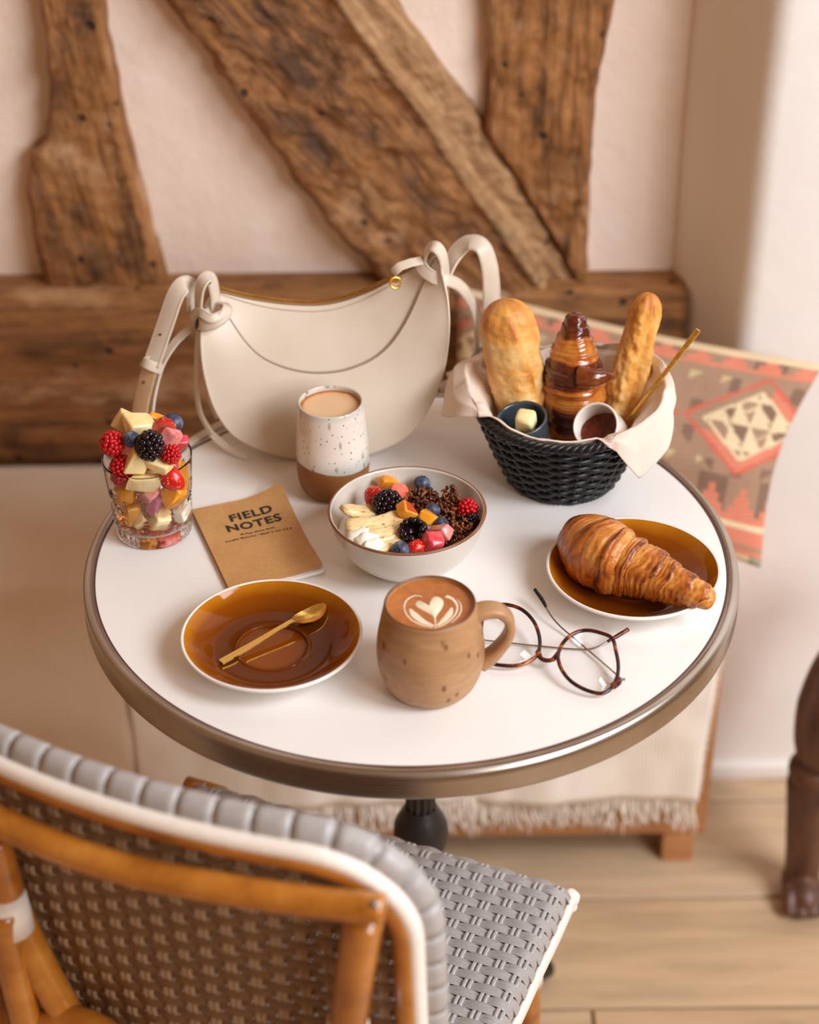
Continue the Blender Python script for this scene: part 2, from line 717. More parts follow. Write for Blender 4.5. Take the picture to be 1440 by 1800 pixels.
def drape(x0, x1, zlow, xl=0.0, thick=0.004, back=0.585, lift=0.0, nx=70, nz=60, amp=0.006, seed=0.0, lowfn=None, puff=0.0):
    """cloth laid over the seat and hanging down in front of it"""
    path = [(back, BZ + 0.004 + lift)]
    path += [(back + (BY0 - 0.004 - back) * t, BZ + 0.004 + lift + puff * math.sin(PI * min(1, t * 1.05)) ** 0.6) for t in np.linspace(0.05, 0.93, 16)]
    r = 0.012 + lift * 0.6
    for a in np.linspace(0, 90, 8):
        path.append((BY0 - 0.006 - r * math.sin(math.radians(a)) * 0.7, BZ + 0.004 + lift - r + r * math.cos(math.radians(a))))
    yh = path[-1][0]
    for t in np.linspace(0.03, 1, 26):
        path.append((yh - 0.004 * t, path[23][1] + (zlow - path[23][1]) * t))
    path = resample(path, nz)

    def fn(i, j):
        t = i / (nx - 1)
        y_, z_ = path[j]
        hang = max(0.0, min(1.0, (BZ - z_) / 0.25))
        x = x0 + (x1 - x0) * t - xl * hang * (t ** 6)
        q = Vector((x * 9, hang * 2 + y_ * 3, seed))
        w = noise.fractal(q, 1.0, 2.0, 3)
        y_ -= amp * (0.4 + 1.2 * hang) * (w + 0.5)
        if hang == 0:
            z_ += amp * 0.5 * max(0, noise.noise(Vector((x * 14, y_ * 14, seed))))
        if lowfn:
            z_ += lowfn(x) * hang
        return (x, min(y_, 0.60), z_)
    top = grid(nx, nz, fn)
    return top


def solidify(g, t):
    me = bpy.data.meshes.new('tmp')
    me.from_pydata(g[0], [], g[1])
    o = bpy.data.objects.new('tmp', me)
    COL.objects.link(o)
    md = o.modifiers.new('s', 'SOLIDIFY')
    md.thickness = t
    md.offset = 0
    dg = bpy.context.evaluated_depsgraph_get()
    ev = o.evaluated_get(dg).to_mesh()
    V = [tuple(v.co) for v in ev.vertices]
    Fc = [tuple(p.vertices) for p in ev.polygons]
    bpy.data.objects.remove(o)
    bpy.data.meshes.remove(me)
    return V, Fc


M_PAD = fabric('grey_beige_cloth', rgb(228, 208, 186), rgb(236, 217, 196))
ob('bench_cover', solidify(drape(-1.16, -0.340, 0.14, lift=0.012, amp=0.004, seed=4.0, nx=60), 0.006), M_PAD,
   label='plain grey-beige cover draped over the bench beside the sill timber', cat='cover')
M_THROW = fabric('cream_cotton', rgb(238, 226, 210), rgb(246, 238, 226), scale=420)
th = thing('throw_blanket', 'cream fringed cotton throw hanging over the front of the bench', 'throw', (0, 0, 0))
XT0, XT1 = -0.3388, 0.368
lowf = lambda x: 0.006 * noise.noise(Vector((x * 7, 1, 1))) + 0.008 * (x - 0.05)
ob('cloth', solidify(drape(XT0, XT1, 0.142, xl=0.014, amp=0.007, seed=11.0, nx=110, lift=0.022, lowfn=lowf), 0.003), M_THROW, th)
gs = []
r_ = random.Random(3)
for i in range(330):
    x = XT0 + (XT1 - XT0 - 0.016) * (i + r_.random()) / 330
    z0 = 0.144 + lowf(x) + 0.003
    cl = math.floor(x * 55)
    sway = 0.012 * noise.noise(Vector((cl * 0.77, 0.5, 0.2)))
    ln = 0.034 + 0.028 * (0.5 + 0.5 * noise.noise(Vector((x * 22, 3, 3)))) + 0.010 * r_.random()
    y0 = BY0 - 0.023 - 0.006 * r_.random()
    pth = [(x + sway * t * t * 1.4 + 0.003 * math.sin(9 * t + i) * t + r_.uniform(-.004, .004) * t, y0 - 0.008 * t * r_.random(), z0 - ln * t) for t in np.linspace(0, 1, 6)]
    gs.append(tube(pth, [0.0017, 0.0015, 0.0006], 5))
for i in range(120):     # frayed warp ends down the right-hand side
    t = (i + r_.random()) / 120
    z0 = 0.15 + 0.30 * t
    hang = max(0.0, min(1.0, (BZ - z0) / 0.25))
    x0 = XT1 - 0.014 * hang
    gs.append(tube([(x0 - 0.002, BY0 - 0.022, z0), (x0 + 0.003, BY0 - 0.022, z0 - 0.002), (x0 + 0.007, BY0 - 0.021, z0 + r_.uniform(-.004, .001))], [0.0008, 0.0003], 4))
ob('fringe', merge(*gs), M_THROW, th, kind='stuff')

# ---- kilim cushion, its pattern woven cell by cell
TLc, TRc = Vector((0.055, 0.575, 0.725)), Vector((0.474, 0.445, 0.684))
BLc, BRc = Vector((0.02, 0.480, 0.520)), Vector((0.400, 0.318, 0.490))
NU, NV = 150, 110
nrm = ((TRc - TLc).cross(BLc - TLc)).normalized()
if nrm.y > 0:
    nrm = -nrm


def cush(sgn):
    def fn(i, j):
        u, v_ = i / (NU - 1), j / (NV - 1)
        # pinched sides between sharp corners
        uu = u + 0.035 * math.sin(PI * v_) * (1 - 2 * u) * (0.5 + 1.5 * abs(u - 0.5))
        vv = v_ + 0.030 * math.sin(PI * u) * (1 - 2 * v_) * (0.5 + abs(v_ - 0.5))
        p = TLc.lerp(TRc, uu).lerp(BLc.lerp(BRc, uu), vv)
        e = (16 * u * (1 - u) * v_ * (1 - v_))
        d = 0.058 * max(0, e) ** 0.42 * (0.9 + 0.1 * noise.noise(Vector((u * 3, v_ * 3, 1))))
        w = 0.004 * noise.noise(Vector((u * 6, v_ * 6, sgn)))
        return p + nrm * (sgn * d + w * min(1, e * 3))
    return grid(NU, NV, fn)


def kilim(u, v_):
    sal, red, tau, dk, crm, grn, oli = (212, 124, 96), (204, 92, 70), (160, 126, 100), (122, 92, 74), (228, 204, 164), (150, 152, 128), (196, 176, 128)
    x, y = u * 2.35, v_ * 1.5
    # border band with stepped teeth along the lower and the upper edge
    if v_ > 0.955:
        return (crm, grn, tau)[int(u * 26) % 3]
    if 0.81 < v_ <= 0.835:
        return crm
    if v_ > 0.835:
        return tau if 0.915 < v_ < 0.93 else sal
    tooth = abs(((x * 4.6) % 1.0) - 0.5) * 2
    if v_ > 0.60:
        st = math.floor(tooth * 4) / 4
        return (dk if int(x * 4.6 + 0.5) % 2 else tau) if (0.81 - v_) / 0.21 > st * 0.8 + 0.16 else sal
    if v_ < 0.10:
        st = math.floor(tooth * 3) / 3
        return crm if v_ < 0.03 else ((dk if int(x * 4.6) % 3 == 0 else tau) if (v_ - 0.03) / 0.07 < st else sal)
    # central lozenges outlined in red
    cx = ((x + 0.28) % 0.95) / 0.95 - 0.5
    cy = (v_ - 0.350) / 0.50
    d = abs(cx) + abs(cy)
    if abs(d - 0.47) < 0.022:
        return red
    if d < 0.45:
        if abs(d - 0.33) < 0.018 or abs(d - 0.19) < 0.012:
            return crm
        # cream and brown triangles
        a = (cx * 7 + 10) % 1.0
        b = (cy * 4.2 + 10) % 1.0
        if d < 0.32:
            return crm if a < b else (dk if (int(cx * 7 + 10) + int(cy * 4.2 + 10)) % 2 else tau)
        return sal if (cx > 0.06 or cy > 0.12) else tau
    a = (x * 5 + 10) % 1.0
    b = (v_ * 7.5) % 1.0
    if d > 0.66:
        return oli if a + b < 0.4 else tau
    return dk if abs(a - 0.5) < 0.18 and b < 0.6 else tau


k = NT('kilim')
base = k.attr('weave')
v = k.coord('Object')
nz_ = k.noise(v, 70, 4)
rib = k.wave(k.coord('Object', (1, 1, 1)), 60, 0.6, 1, 2, 'Z')
k.color(k.mix(k.math('MULTIPLY', nz_, 0.12), base, rgb(232, 208, 184)))
k.set(Roughness=0.95)
k.bump(k.math('ADD', rib, nz_), 0.4, 0.0015)
cu = thing('kilim_cushion', 'kilim cushion in salmon, taupe and cream lozenges, propped on the bench', 'cushion', (0, 0, 0))
front = ob('front_cover', cush(1), k.m, cu)
cols = np.array([[lin(c) for c in kilim(i / (NU - 1), j / (NV - 1))] for j in range(NV) for i in range(NU)])
colattr(front, 'weave', cols)
bk = ob('back_cover', (lambda g: (g[0], [q[::-1] for q in g[1]]))(cush(-1)), plain('cushion_back', rgb(196, 164, 136), 0.95), cu)


# ---- carved wooden figure at the right
def remesh(g, vox, sm=3):
    me = bpy.data.meshes.new('tmp')
    me.from_pydata(g[0], [], g[1])
    o = bpy.data.objects.new('tmp', me)
    COL.objects.link(o)
    md = o.modifiers.new('r', 'REMESH')
    md.mode = 'VOXEL'
    md.voxel_size = vox
    if sm:
        m2 = o.modifiers.new('s', 'SMOOTH')
        m2.iterations = sm
        m2.factor = 0.5
    dg = bpy.context.evaluated_depsgraph_get()
    ev = o.evaluated_get(dg).to_mesh()
    V = [tuple(v.co) for v in ev.vertices]
    Fc = [tuple(p.vertices) for p in ev.polygons]
    bpy.data.objects.remove(o)
    bpy.data.meshes.remove(me)
    return V, Fc


def ell(loc, sc, rot=(0, 0, 0), s=3):
    return xf(ico(s), trs(loc, rot, sc))


k = NT('carved_wood')
v = k.coord('Object', (30, 30, 6))
g1 = k.noise(v, 1.5, 6, 0.65)
k.color(k.ramp(g1, [(0.3, rgb(58, 32, 20)), (0.6, rgb(104, 66, 46)), (0.8, rgb(134, 92, 68))]))
k.set(Roughness=0.42)
k.bump(g1, 0.3, 0.002)
M_CARVED = k.m
fx, fy = 0.490, 0.272
shin = tube([(fx + 0.004, fy + 0.022, 0.02), (fx + 0.002, fy + 0.020, 0.07), (fx - 0.001, fy + 0.016, 0.14), (fx - 0.002, fy + 0.012, 0.19), (fx, fy + 0.01, 0.222)],
            [0.022, 0.024, 0.028, 0.033, 0.026], 20, sm=6)
parts_ = [shin, ell((fx - 0.002, fy + 0.01, 0.215), (0.034, 0.034, 0.022)), ell((fx + 0.002, fy + 0.008, 0.020), (0.026, 0.042, 0.022))]
for q, (dx, ln, r) in enumerate(((-0.020, 0.030, 0.0085), (-0.0055, 0.034, 0.0085), (0.009, 0.033, 0.009), (0.023, 0.030, 0.010))):
    parts_.append(tube([(fx + dx * 0.6, fy + 0.005, 0.030), (fx + dx * 0.9, fy - 0.012, 0.026), (fx + dx, fy - 0.026, 0.016), (fx + dx, fy - ln - 0.004, 0.009)],
                       [r * 0.8, r, r, r * 0.75], 12, sm=5))
fig = thing('carved_figure', 'dark brown carved wooden figure with a toed foot, standing by the pier', 'sculpture', (0, 0, 0))
ob('leg', remesh(merge(*parts_), 0.0022, 2), M_CARVED, fig)
body = remesh(merge(tube([(fx + 0.004, fy + 0.012, 0.225), (fx + 0.006, fy + 0.010, 0.255), (fx + 0.010, fy + 0.006, 0.31), (fx + 0.022, fy + 0.0, 0.37), (fx + 0.05, fy, 0.42)],
                          [0.028, 0.040, 0.047, 0.048, 0.040], 24, sm=6),
                    ell((fx + 0.08, fy, 0.42), (0.06, 0.05, 0.05)), ell((fx + 0.012, fy + 0.008, 0.275), (0.044, 0.042, 0.06))), 0.004, 3)
ob('body', body, M_CARVED, fig)

# ================================================================== bistro table
tb = thing('bistro_table', 'round white bistro table with a brushed metal edge band', 'table', (0, 0, 0))
k = NT('white_laminate')
v = k.coord('Object')
f = k.noise(v, 6, 4)
k.color(k.ramp(f, [(0.3, rgb(240, 235, 230)), (0.7, rgb(245, 241, 236))]))
k.set(Roughness=0.34)
M_LAM = k.m
ob('tabletop', lathe([(0.0001, T - 0.02), (0.2885, T - 0.02), (0.2885, T - 0.0004), (0.2880, T), (0.20, T), (0.10, T), (0.0001, T)], 160), M_LAM, tb, angle=30)
k = NT('brushed_metal')
v = k.coord('Object', (1, 1, 400))
f = k.noise(v, 2.0, 3)
f2 = k.noise(k.coord('Object', (1, 1, 1)), 14, 4)
k.color(k.ramp(f2, [(0.3, rgb(168, 156, 144)), (0.7, rgb(188, 178, 168))]))
k.set(Metallic=1.0)
k.rough(k.ramp(f, [(0.3, (0.24, 0.24, 0.24, 1)), (0.7, (0.36, 0.36, 0.36, 1))]))
k.b.inputs['Anisotropic'].default_value = 0.4
M_BAND = k.m
prof = [(0.2895, T - 0.006), (0.2895, T + 0.0006), (0.2905, T + 0.0014), (0.2935, T + 0.0016), (0.2965, T + 0.0010), (0.2988, T - 0.0012), (0.2999, T - 0.004), (0.3002, T - 0.008),
        (0.3002, T - 0.022), (0.2998, T - 0.0245), (0.2985, T - 0.0256), (0.292, T - 0.0256), (0.290, T - 0.022)]
ob('edge_band', lathe(prof, 200), M_BAND, tb)
ob('seal', lathe([(0.2880, T - 0.004), (0.2880, T + 0.0005), (0.2896, T + 0.0007), (0.2898, T - 0.004)], 200), plain('dark_seal', rgb(92, 62, 58), 0.6), tb)
M_IRON = plain('black_iron', rgb(34, 31, 30), 0.42, 0.2, 120, 0.3)
cx_, cy_ = 0.007, 0.01
fl_ = lambda r, z, a, j: (r * (1 - 0.16 * abs(math.cos(6 * a)) ** 3), z)
ob('column', lathe([(0.0158, T - 0.03), (0.0158, 0.40)], 96, fl_), M_IRON, tb, loc=(cx_, cy_, 0))
ob('collar', lathe(smooth_prof([(0.016, 0.418), (0.019, 0.412), (0.024, 0.402), (0.028, 0.390), (0.028, 0.372), (0.024, 0.36), (0.020, 0.35), (0.020, 0.30), (0.020, 0.12), (0.028, 0.08), (0.05, 0.05), (0.055, 0.03)], 5), 48), M_IRON, tb, loc=(cx_, cy_, 0))
ob('top_plate', lathe([(0.0001, T - 0.0205), (0.085, T - 0.0205), (0.085, T - 0.026), (0.02, T - 0.032)], 48), M_IRON, tb, loc=(cx_, cy_, 0))
for q in range(4):
    a = PI / 4 + q * PI / 2
    d = Vector((math.cos(a), math.sin(a), 0))
    ob('foot', sweep([Vector((cx_, cy_, 0.055)) + d * 0.03, Vector((cx_, cy_, 0.045)) + d * 0.10, Vector((cx_, cy_, 0.028)) + d * 0.17, Vector((cx_, cy_, 0.013)) + d * 0.21],
                     rrect(0.034, 0.024)), M_IRON, tb)
# ================================================================== rattan bistro chair
CH_ROT = math.radians(-23)
CH = Vector((-0.1145, -0.254, 0))
XA = Vector((math.cos(CH_ROT), math.sin(CH_ROT), 0))
YA = Vector((-math.sin(CH_ROT), math.cos(CH_ROT), 0))


def PC(px, py, yl):
    """pixel -> chair-local point on the chair-local plane y = yl"""
    v = Vector(FWD * F_PX + RGT * (px - 720.0) + UPV * (900.0 - py))
    c = Vector(CAM)
    t = (yl - (c - CH).dot(YA)) / v.dot(YA)
    w = c + v * t - CH
    return Vector((w.dot(XA), w.dot(YA), w.z))


chair = thing('bistro_chair', 'rattan bistro chair with grey woven seat and back, white-bound edges', 'chair', CH, (0, 0, CH_ROT))
k = NT('rattan_cane')
v = k.coord('Object', (22, 22, 22))
g1 = k.noise(v, 1.0, 4, 0.6)
g2 = k.noise(k.coord('Object', (80, 80, 80)), 2, 3)
k.color(k.ramp(g1, [(0.3, rgb(150, 86, 24)), (0.55, rgb(188, 118, 40)), (0.8, rgb(210, 146, 64))]))
k.set(Roughness=0.24)
k.b.inputs['Coat Weight'].default_value = 0.5
k.bump(g2, 0.1, 0.001)
M_CANE = k.m
k = NT('grey_resin_strip')
g1 = k.noise(k.coord('Object', (30, 900, 900)), 1.0, 3)
k.color(k.ramp(g1, [(0.3, rgb(150, 145, 142)), (0.7, rgb(174, 169, 166))]))
k.set(Roughness=0.36)
k.bump(g1, 0.2, 0.0006)
M_STRIP = k.m
M_STRAND = plain('grey_resin_strand', rgb(172, 167, 164), 0.34, 0.08, 200)
M_BSTRIP = plain('brown_cane_strip', rgb(112, 80, 50), 0.4, 0.15, 120)
M_BSTRAND = plain('tan_cane_strand', rgb(158, 130, 102), 0.3, 0.12, 160)
M_BIND = plain('white_binding', rgb(244, 234, 222), 0.5, 0.04, 200, 0.2)
SP, PT, AMP = 0.0190, 0.0103, 0.0012
HW, HD, ZS = 0.197, 0.200, 0.462


def roll(a, h, r=0.016):
    """arc length along one axis -> (coordinate, drop)"""
    s = 1 if a >= 0 else -1
    a = abs(a)
    f_ = h - r
    if a <= f_:
        return s * a, 0.0
    b = (a - f_) / r
    if b <= PI / 2:
        return s * (f_ + r * math.sin(b)), r * (1 - math.cos(b))
    return s * h, r + (a - f_ - r * PI / 2)


def seat_pt(a, b, lift):
    x, dx = roll(a, HW)
    y, dy = roll(b, HD)
    sag = -0.004 * (1 - (a / HW) ** 2) * (1 - (b / HD) ** 2) if abs(a) < HW and abs(b) < HD else 0
    nx = 0 if dx == 0 else min(1, dx / 0.016) * (1 if a > 0 else -1)
    ny = 0 if dy == 0 else min(1, dy / 0.016) * (1 if b > 0 else -1)
    n_ = Vector((nx, ny, max(0.02, 1 - max(abs(nx), abs(ny))))).normalized()
    return Vector((x, y, ZS + sag - max(dx, dy) - 0.3 * min(dx, dy))) + n_ * lift, n_


seat = ob('seat', box(0, -0.005, ZS - 0.014, 2 * HW - 0.012, 2 * HD - 0.022, 0.014, 0.006), plain('seat_pan', rgb(120, 112, 106), 0.7), chair)
LA = HW + 0.011
nwarp = int(LA / SP)
nweft = int((HD + 0.008) / PT)
# wide strips run from side to side
for j in range(-nweft, nweft + 1):
    b = j * PT
    aa = np.linspace(-LA, LA, 2 * 5 * nwarp + 5)
    pth, ups, sc = [], [], []
    for a in aa:
        c = math.cos(PI * (a / SP + j))
        p, n_ = seat_pt(a, b, AMP * c * 1.1 + 0.0016)
        pth.append(p)
        ups.append(n_)
        sc.append(0.93 + 0.07 * c)
    ob('strip', sweep(pth, rrect(0.0107, 0.0017, 0.0008, 2), up=ups, scale=sc), M_STRIP, seat)
for i in range(-nwarp, nwarp + 1):
    for s in (-1, 1):
        a = i * SP + s * 0.0025
        bb = np.linspace(-HD + 0.004, HD + 0.006, 2 * 4 * nweft)
        pth, ups = [], []
        for b in bb:
            p, n_ = seat_pt(a, b, -AMP * 1.15 * math.cos(PI * (i + b / PT)) + 0.0016)
            pth.append(p)
            ups.append(n_)
        ob('strand', sweep(pth, circ(0.0022, 8, 0.0016), up=ups), M_STRAND, seat)

# seat frame of cane under the weave, bound in white along its sides
fr = ob('seat_frame', merge(tube([(-HW + 0.008, HD - 0.012, ZS - 0.022), (HW - 0.008, HD - 0.012, ZS - 0.022)], 0.0105, 14),
                            tube([(-HW + 0.008, -HD + 0.02, ZS - 0.022), (HW - 0.008, -HD + 0.02, ZS - 0.022)], 0.0105, 14),
                            tube([(HW - 0.012, -HD + 0.02, ZS - 0.024), (HW - 0.012, HD - 0.008, ZS - 0.024)], 0.0105, 14),
                            tube([(-HW + 0.012, -HD + 0.02, ZS - 0.024), (-HW + 0.012, HD - 0.008, ZS - 0.024)], 0.0105, 14)), M_CANE, chair)
for s in (-1, 1):
    ob('seat_binding', sweep([(s * (HW + 0.0035), b, ZS - 0.0245 + 0.0008 * math.sin(b * 70)) for b in np.linspace(-HD + 0.01, HD + 0.004, 40)], rrect(0.006, 0.017, 0.0028), up=(0, 0, 1)), M_BIND, chair)
    kb = merge(ell((s * (HW + 0.001), HD + 0.006, ZS - 0.022), (0.0085, 0.008, 0.009)), ell((s * (HW + 0.002), HD + 0.005, ZS - 0.032), (0.006, 0.006, 0.007), s=2))
    ob('corner_wrap', jig(kb, 0.0012, 160, s), M_BIND, chair)
# cane end that shows at the far left corner of the seat
ob('front_rail_end', xf(tube([(-HW - 0.012, HD - 0.004, ZS - 0.012), (-HW + 0.03, HD - 0.004, ZS - 0.012)], 0.011, 16), Matrix.Identity(4)), M_CANE, chair)

# front legs, wrapped below the seat, and a bowed stretcher
for s in (-1, 1):
    lg = ob('leg', tube([(s * 0.168, 0.165, ZS - 0.028), (s * 0.171, 0.172, 0.25), (s * 0.176, 0.180, 0.0)], 0.0135, 16, sm=6), M_CANE, chair)
    ob('wrapping', tube([(s * 0.1695, 0.169, 0.375), (s * 0.1700, 0.170, 0.350)], 0.0148, 16), M_BIND, lg)
    ob('brace', tube([(s * 0.176, 0.155, ZS - 0.10), (s * 0.180, 0.10, ZS - 0.055), (s * 0.182, 0.03, ZS - 0.035)], 0.009, 12, sm=6), M_CANE, chair)


# ---- backrest, gently bowed
def back_pt(x, z, off=0.0):
    return Vector((x, -0.176 - 0.022 * (z - ZS) / 0.39 + 0.70 * x * x - off, z))


BW, ZT, RC = 0.200, 0.844, 0.075


def ztop(x):
    x = abs(x)
    if x < BW - RC:
        return ZT
    d = min(1.0, (x - (BW - RC)) / RC)
    return ZT - RC * (1 - math.sqrt(max(0, 1 - d * d)))


def xmax(z):
    if z < ZT - RC:
        return BW
    d = min(1.0, (z - (ZT - RC)) / RC)
    return BW - RC * (1 - math.sqrt(max(0, 1 - d * d)))


outline = [(-BW, 0.47)] + [(-BW, z) for z in np.linspace(0.5, ZT - RC, 10)]
outline += [(-BW + RC - RC * math.cos(a), ZT - RC + RC * math.sin(a)) for a in np.linspace(0.12, PI / 2, 10)]
outline += [(x, ZT) for x in np.linspace(-BW + RC, BW - RC, 16)[1:]]
outline += [(BW - RC + RC * math.sin(a), ZT - RC + RC * math.cos(a)) for a in np.linspace(0.12, PI / 2, 10)]
outline += [(BW, z) for z in np.linspace(ZT - RC, 0.47, 12)[1:]]
outline = resample(outline, 120)
br = ob('backrest', sweep([back_pt(x, z, -0.006) for x, z in outline], circ(0.0115, 14, 0.0095), up=(0, 1, 0)), M_STRIP, chair)
# the grey weave is carried over the rim in separate wraps
for q in range(0, 120 - 3, 3):
    (x0, z0), (x1, z1) = outline[q], outline[q + 3]
    pa, pb = back_pt(x0, z0, -0.006), back_pt(x1, z1, -0.006)
    d = (pb - pa)
    ob('wrap', sweep([back_pt(*(outline[q] * (1 - s_) + outline[min(119, q + 3)] * s_), -0.006) for s_ in (0.012, 0.25, 0.5, 0.75, 0.988)], circ(0.0145, 14, 0.0118), up=(0, 1, 0), scale=[0.985, 1.0, 1.004, 1.0, 0.985]), M_STRAND, br)
inner = resample([(x * 0.955, 0.47 + (z - 0.47) * 0.968) for x, z in outline], 120)
ob('binding', tube([back_pt(x * 0.985, 0.47 + (z - 0.47) * 0.985, 0.0075) for x, z in outline], 0.0074, 12), M_BIND, br)
ob('hoop', tube([back_pt(x, z, 0.006) for x, z in inner], 0.0100, 14), M_CANE, chair)
nw = int(BW / SP)
j = 0
z = 0.485
while z < ZT - 0.008:
    xm = xmax(z) - 0.004
    aa = np.linspace(-xm, xm, max(20, int(2 * xm / SP * 5)))
    pth = [back_pt(a, z, AMP * 1.1 * math.cos(PI * (a / SP + j))) for a in aa]
    ob('strip', sweep(pth, rrect(0.0016, 0.0092, 0.0007, 2), up=(0, 0, 1)), M_BSTRIP, br)
    z += PT
    j += 1
for i in range(-nw, nw + 1):
    for s in (-1, 1):
        a = i * SP + s * 0.0022
        zt = ztop(a) - 0.004
        zz = np.linspace(0.478, zt, int((zt - 0.478) / PT * 4))
        pth = [back_pt(a, z_, -AMP * 1.15 * math.cos(PI * (i + (z_ - 0.485) / PT))) for z_ in zz]
        ob('strand', sweep(pth, circ(0.0026, 8, 0.0018), up=(0, 1, 0)), M_BSTRAND, br)

# bowed rail across the back, rear posts, wrapped joints
rp = [(-130, 1372), (-60, 1410), (0, 1444), (120, 1495), (250, 1535), (400, 1563), (550, 1585), (676, 1598)]
rail = ob('back_rail', tube([PC(x, y, -0.222 + 0.55 * (PC(x, y, -0.21).x) ** 2) for x, y in rp], [0.0115, 0.0115, 0.011], 16, sm=6), M_CANE, chair)
e0 = PC(656, 1597, -0.222 + 0.55 * 0.18 ** 2 - 0.010)
ob('nail_head', ell(tuple(e0 + Vector((0, 0.001, 0.003))), (0.004, 0.003, 0.003), s=2), plain('nail_steel', rgb(150, 146, 142), 0.3, 0.1, 90, 0, 1.0), rail)
pr = [PC(640, 1612, -0.198), PC(626, 1700, -0.197), PC(612, 1800, -0.195)]
d_ = pr[2] - pr[1]
pr += [pr[2] + d_ * 1.2, pr[2] + d_ * 3.0, Vector(((pr[2] + d_ * 3).x, -0.24, 0.0))]
post = ob('leg', tube(pr, 0.0140, 16, sm=6), M_CANE, chair)
ob('wrapping', tube([PC(612, 1793, -0.195), PC(607, 1840, -0.195)], 0.0152, 16), M_BIND, post)
pl_ = [PC(-14, 1470, -0.200), PC(20, 1590, -0.200), PC(72, 1700, -0.199), PC(122, 1790, -0.197)]
d_ = pl_[3] - pl_[2]
pl_ += [pl_[3] + d_ * 1.5, Vector(((pl_[3] + d_ * 3).x, -0.24, 0.0))]
post2 = ob('leg', tube(pl_, 0.0135, 16, sm=6), M_CANE, chair)
ob('wrapping', tube([PC(8, 1578, -0.206), PC(24, 1632, -0.206)], [0.0165, 0.0165], 16), M_BIND, post2)
ob('brace', tube([PC(2, 1600, -0.214), PC(24, 1700, -0.212), PC(48, 1800, -0.210), PC(75, 1930, -0.206)], 0.0125, 16, sm=6), M_CANE, chair)
ob('brace', tube([PC(70, 1795, -0.205), PC(130, 1790, -0.204), PC(185, 1812, -0.204), PC(230, 1860, -0.20)], 0.010, 14, sm=6), M_CANE, chair)
# ================================================================== ceramics and small things on the table
def glaze_mat(name, dark, mid, light, rad):
    k = NT(name)
    s = k.sep(k.coord('Object'))
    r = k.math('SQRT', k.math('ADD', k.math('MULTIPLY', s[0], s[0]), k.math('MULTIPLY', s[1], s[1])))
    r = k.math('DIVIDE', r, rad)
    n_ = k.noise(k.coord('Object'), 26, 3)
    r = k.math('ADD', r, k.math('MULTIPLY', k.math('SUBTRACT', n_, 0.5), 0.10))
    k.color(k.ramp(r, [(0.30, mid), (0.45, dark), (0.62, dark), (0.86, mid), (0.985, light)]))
    k.set(Roughness=0.07)
    k.b.inputs['Specular IOR Level'].default_value = 0.24
    return k.m


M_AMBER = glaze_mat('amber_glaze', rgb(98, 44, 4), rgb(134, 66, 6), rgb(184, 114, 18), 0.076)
M_WCER = plain('white_stoneware', rgb(240, 234, 226), 0.28, 0.03, 30, coat=0.3)


def saucer(x, y, label, rot=0):
    # underside and rim in bare white, glazed well in amber
    under = smooth_prof([(0.0001, 0.003), (0.034, 0.003), (0.036, 0.0), (0.039, 0.0), (0.041, 0.004), (0.058, 0.010), (0.070, 0.0165), (0.0765, 0.0215)], 6)
    rim = [(0.0772, 0.0225), (0.0774, 0.0236), (0.0768, 0.0245), (0.0756, 0.0246), (0.0746, 0.0240)]
    well = smooth_prof([(0.0742, 0.0234), (0.068, 0.0178), (0.060, 0.0128), (0.052, 0.0092), (0.047, 0.0082), (0.038, 0.0080), (0.0335, 0.0084), (0.0318, 0.0094), (0.0304, 0.0092), (0.0296, 0.0072),
                        (0.0285, 0.0064), (0.022, 0.0062), (0.0001, 0.0062)], 6)
    t = thing('saucer', label, 'saucer', (x, y, T), (0, 0, rot), group='amber glazed saucers')
    ob('body', lathe(under + rim, 96), M_WCER, t)
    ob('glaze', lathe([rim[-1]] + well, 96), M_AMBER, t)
    return t


sc1 = P(479, 1132, z=T + 0.012)
SAU1 = (sc1.x, sc1.y)
sc2 = P(1112, 1014, z=T + 0.012)
SAU2 = (sc2.x, sc2.y)
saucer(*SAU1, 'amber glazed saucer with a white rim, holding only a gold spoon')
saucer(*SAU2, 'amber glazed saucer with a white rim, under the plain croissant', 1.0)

# ---- gold spoon: flat handle, bowl
k = NT('brushed_gold')
f = k.noise(k.coord('Object', (30, 400, 400)), 1.0, 3)
k.color(k.ramp(f, [(0.3, rgb(230, 186, 92)), (0.7, rgb(250, 214, 128))]))
k.set(Metallic=1.0)
k.rough(k.ramp(f, [(0.3, (0.2, 0.2, 0.2, 1)), (0.7, (0.32, 0.32, 0.32, 1))]))
M_GOLD = k.m


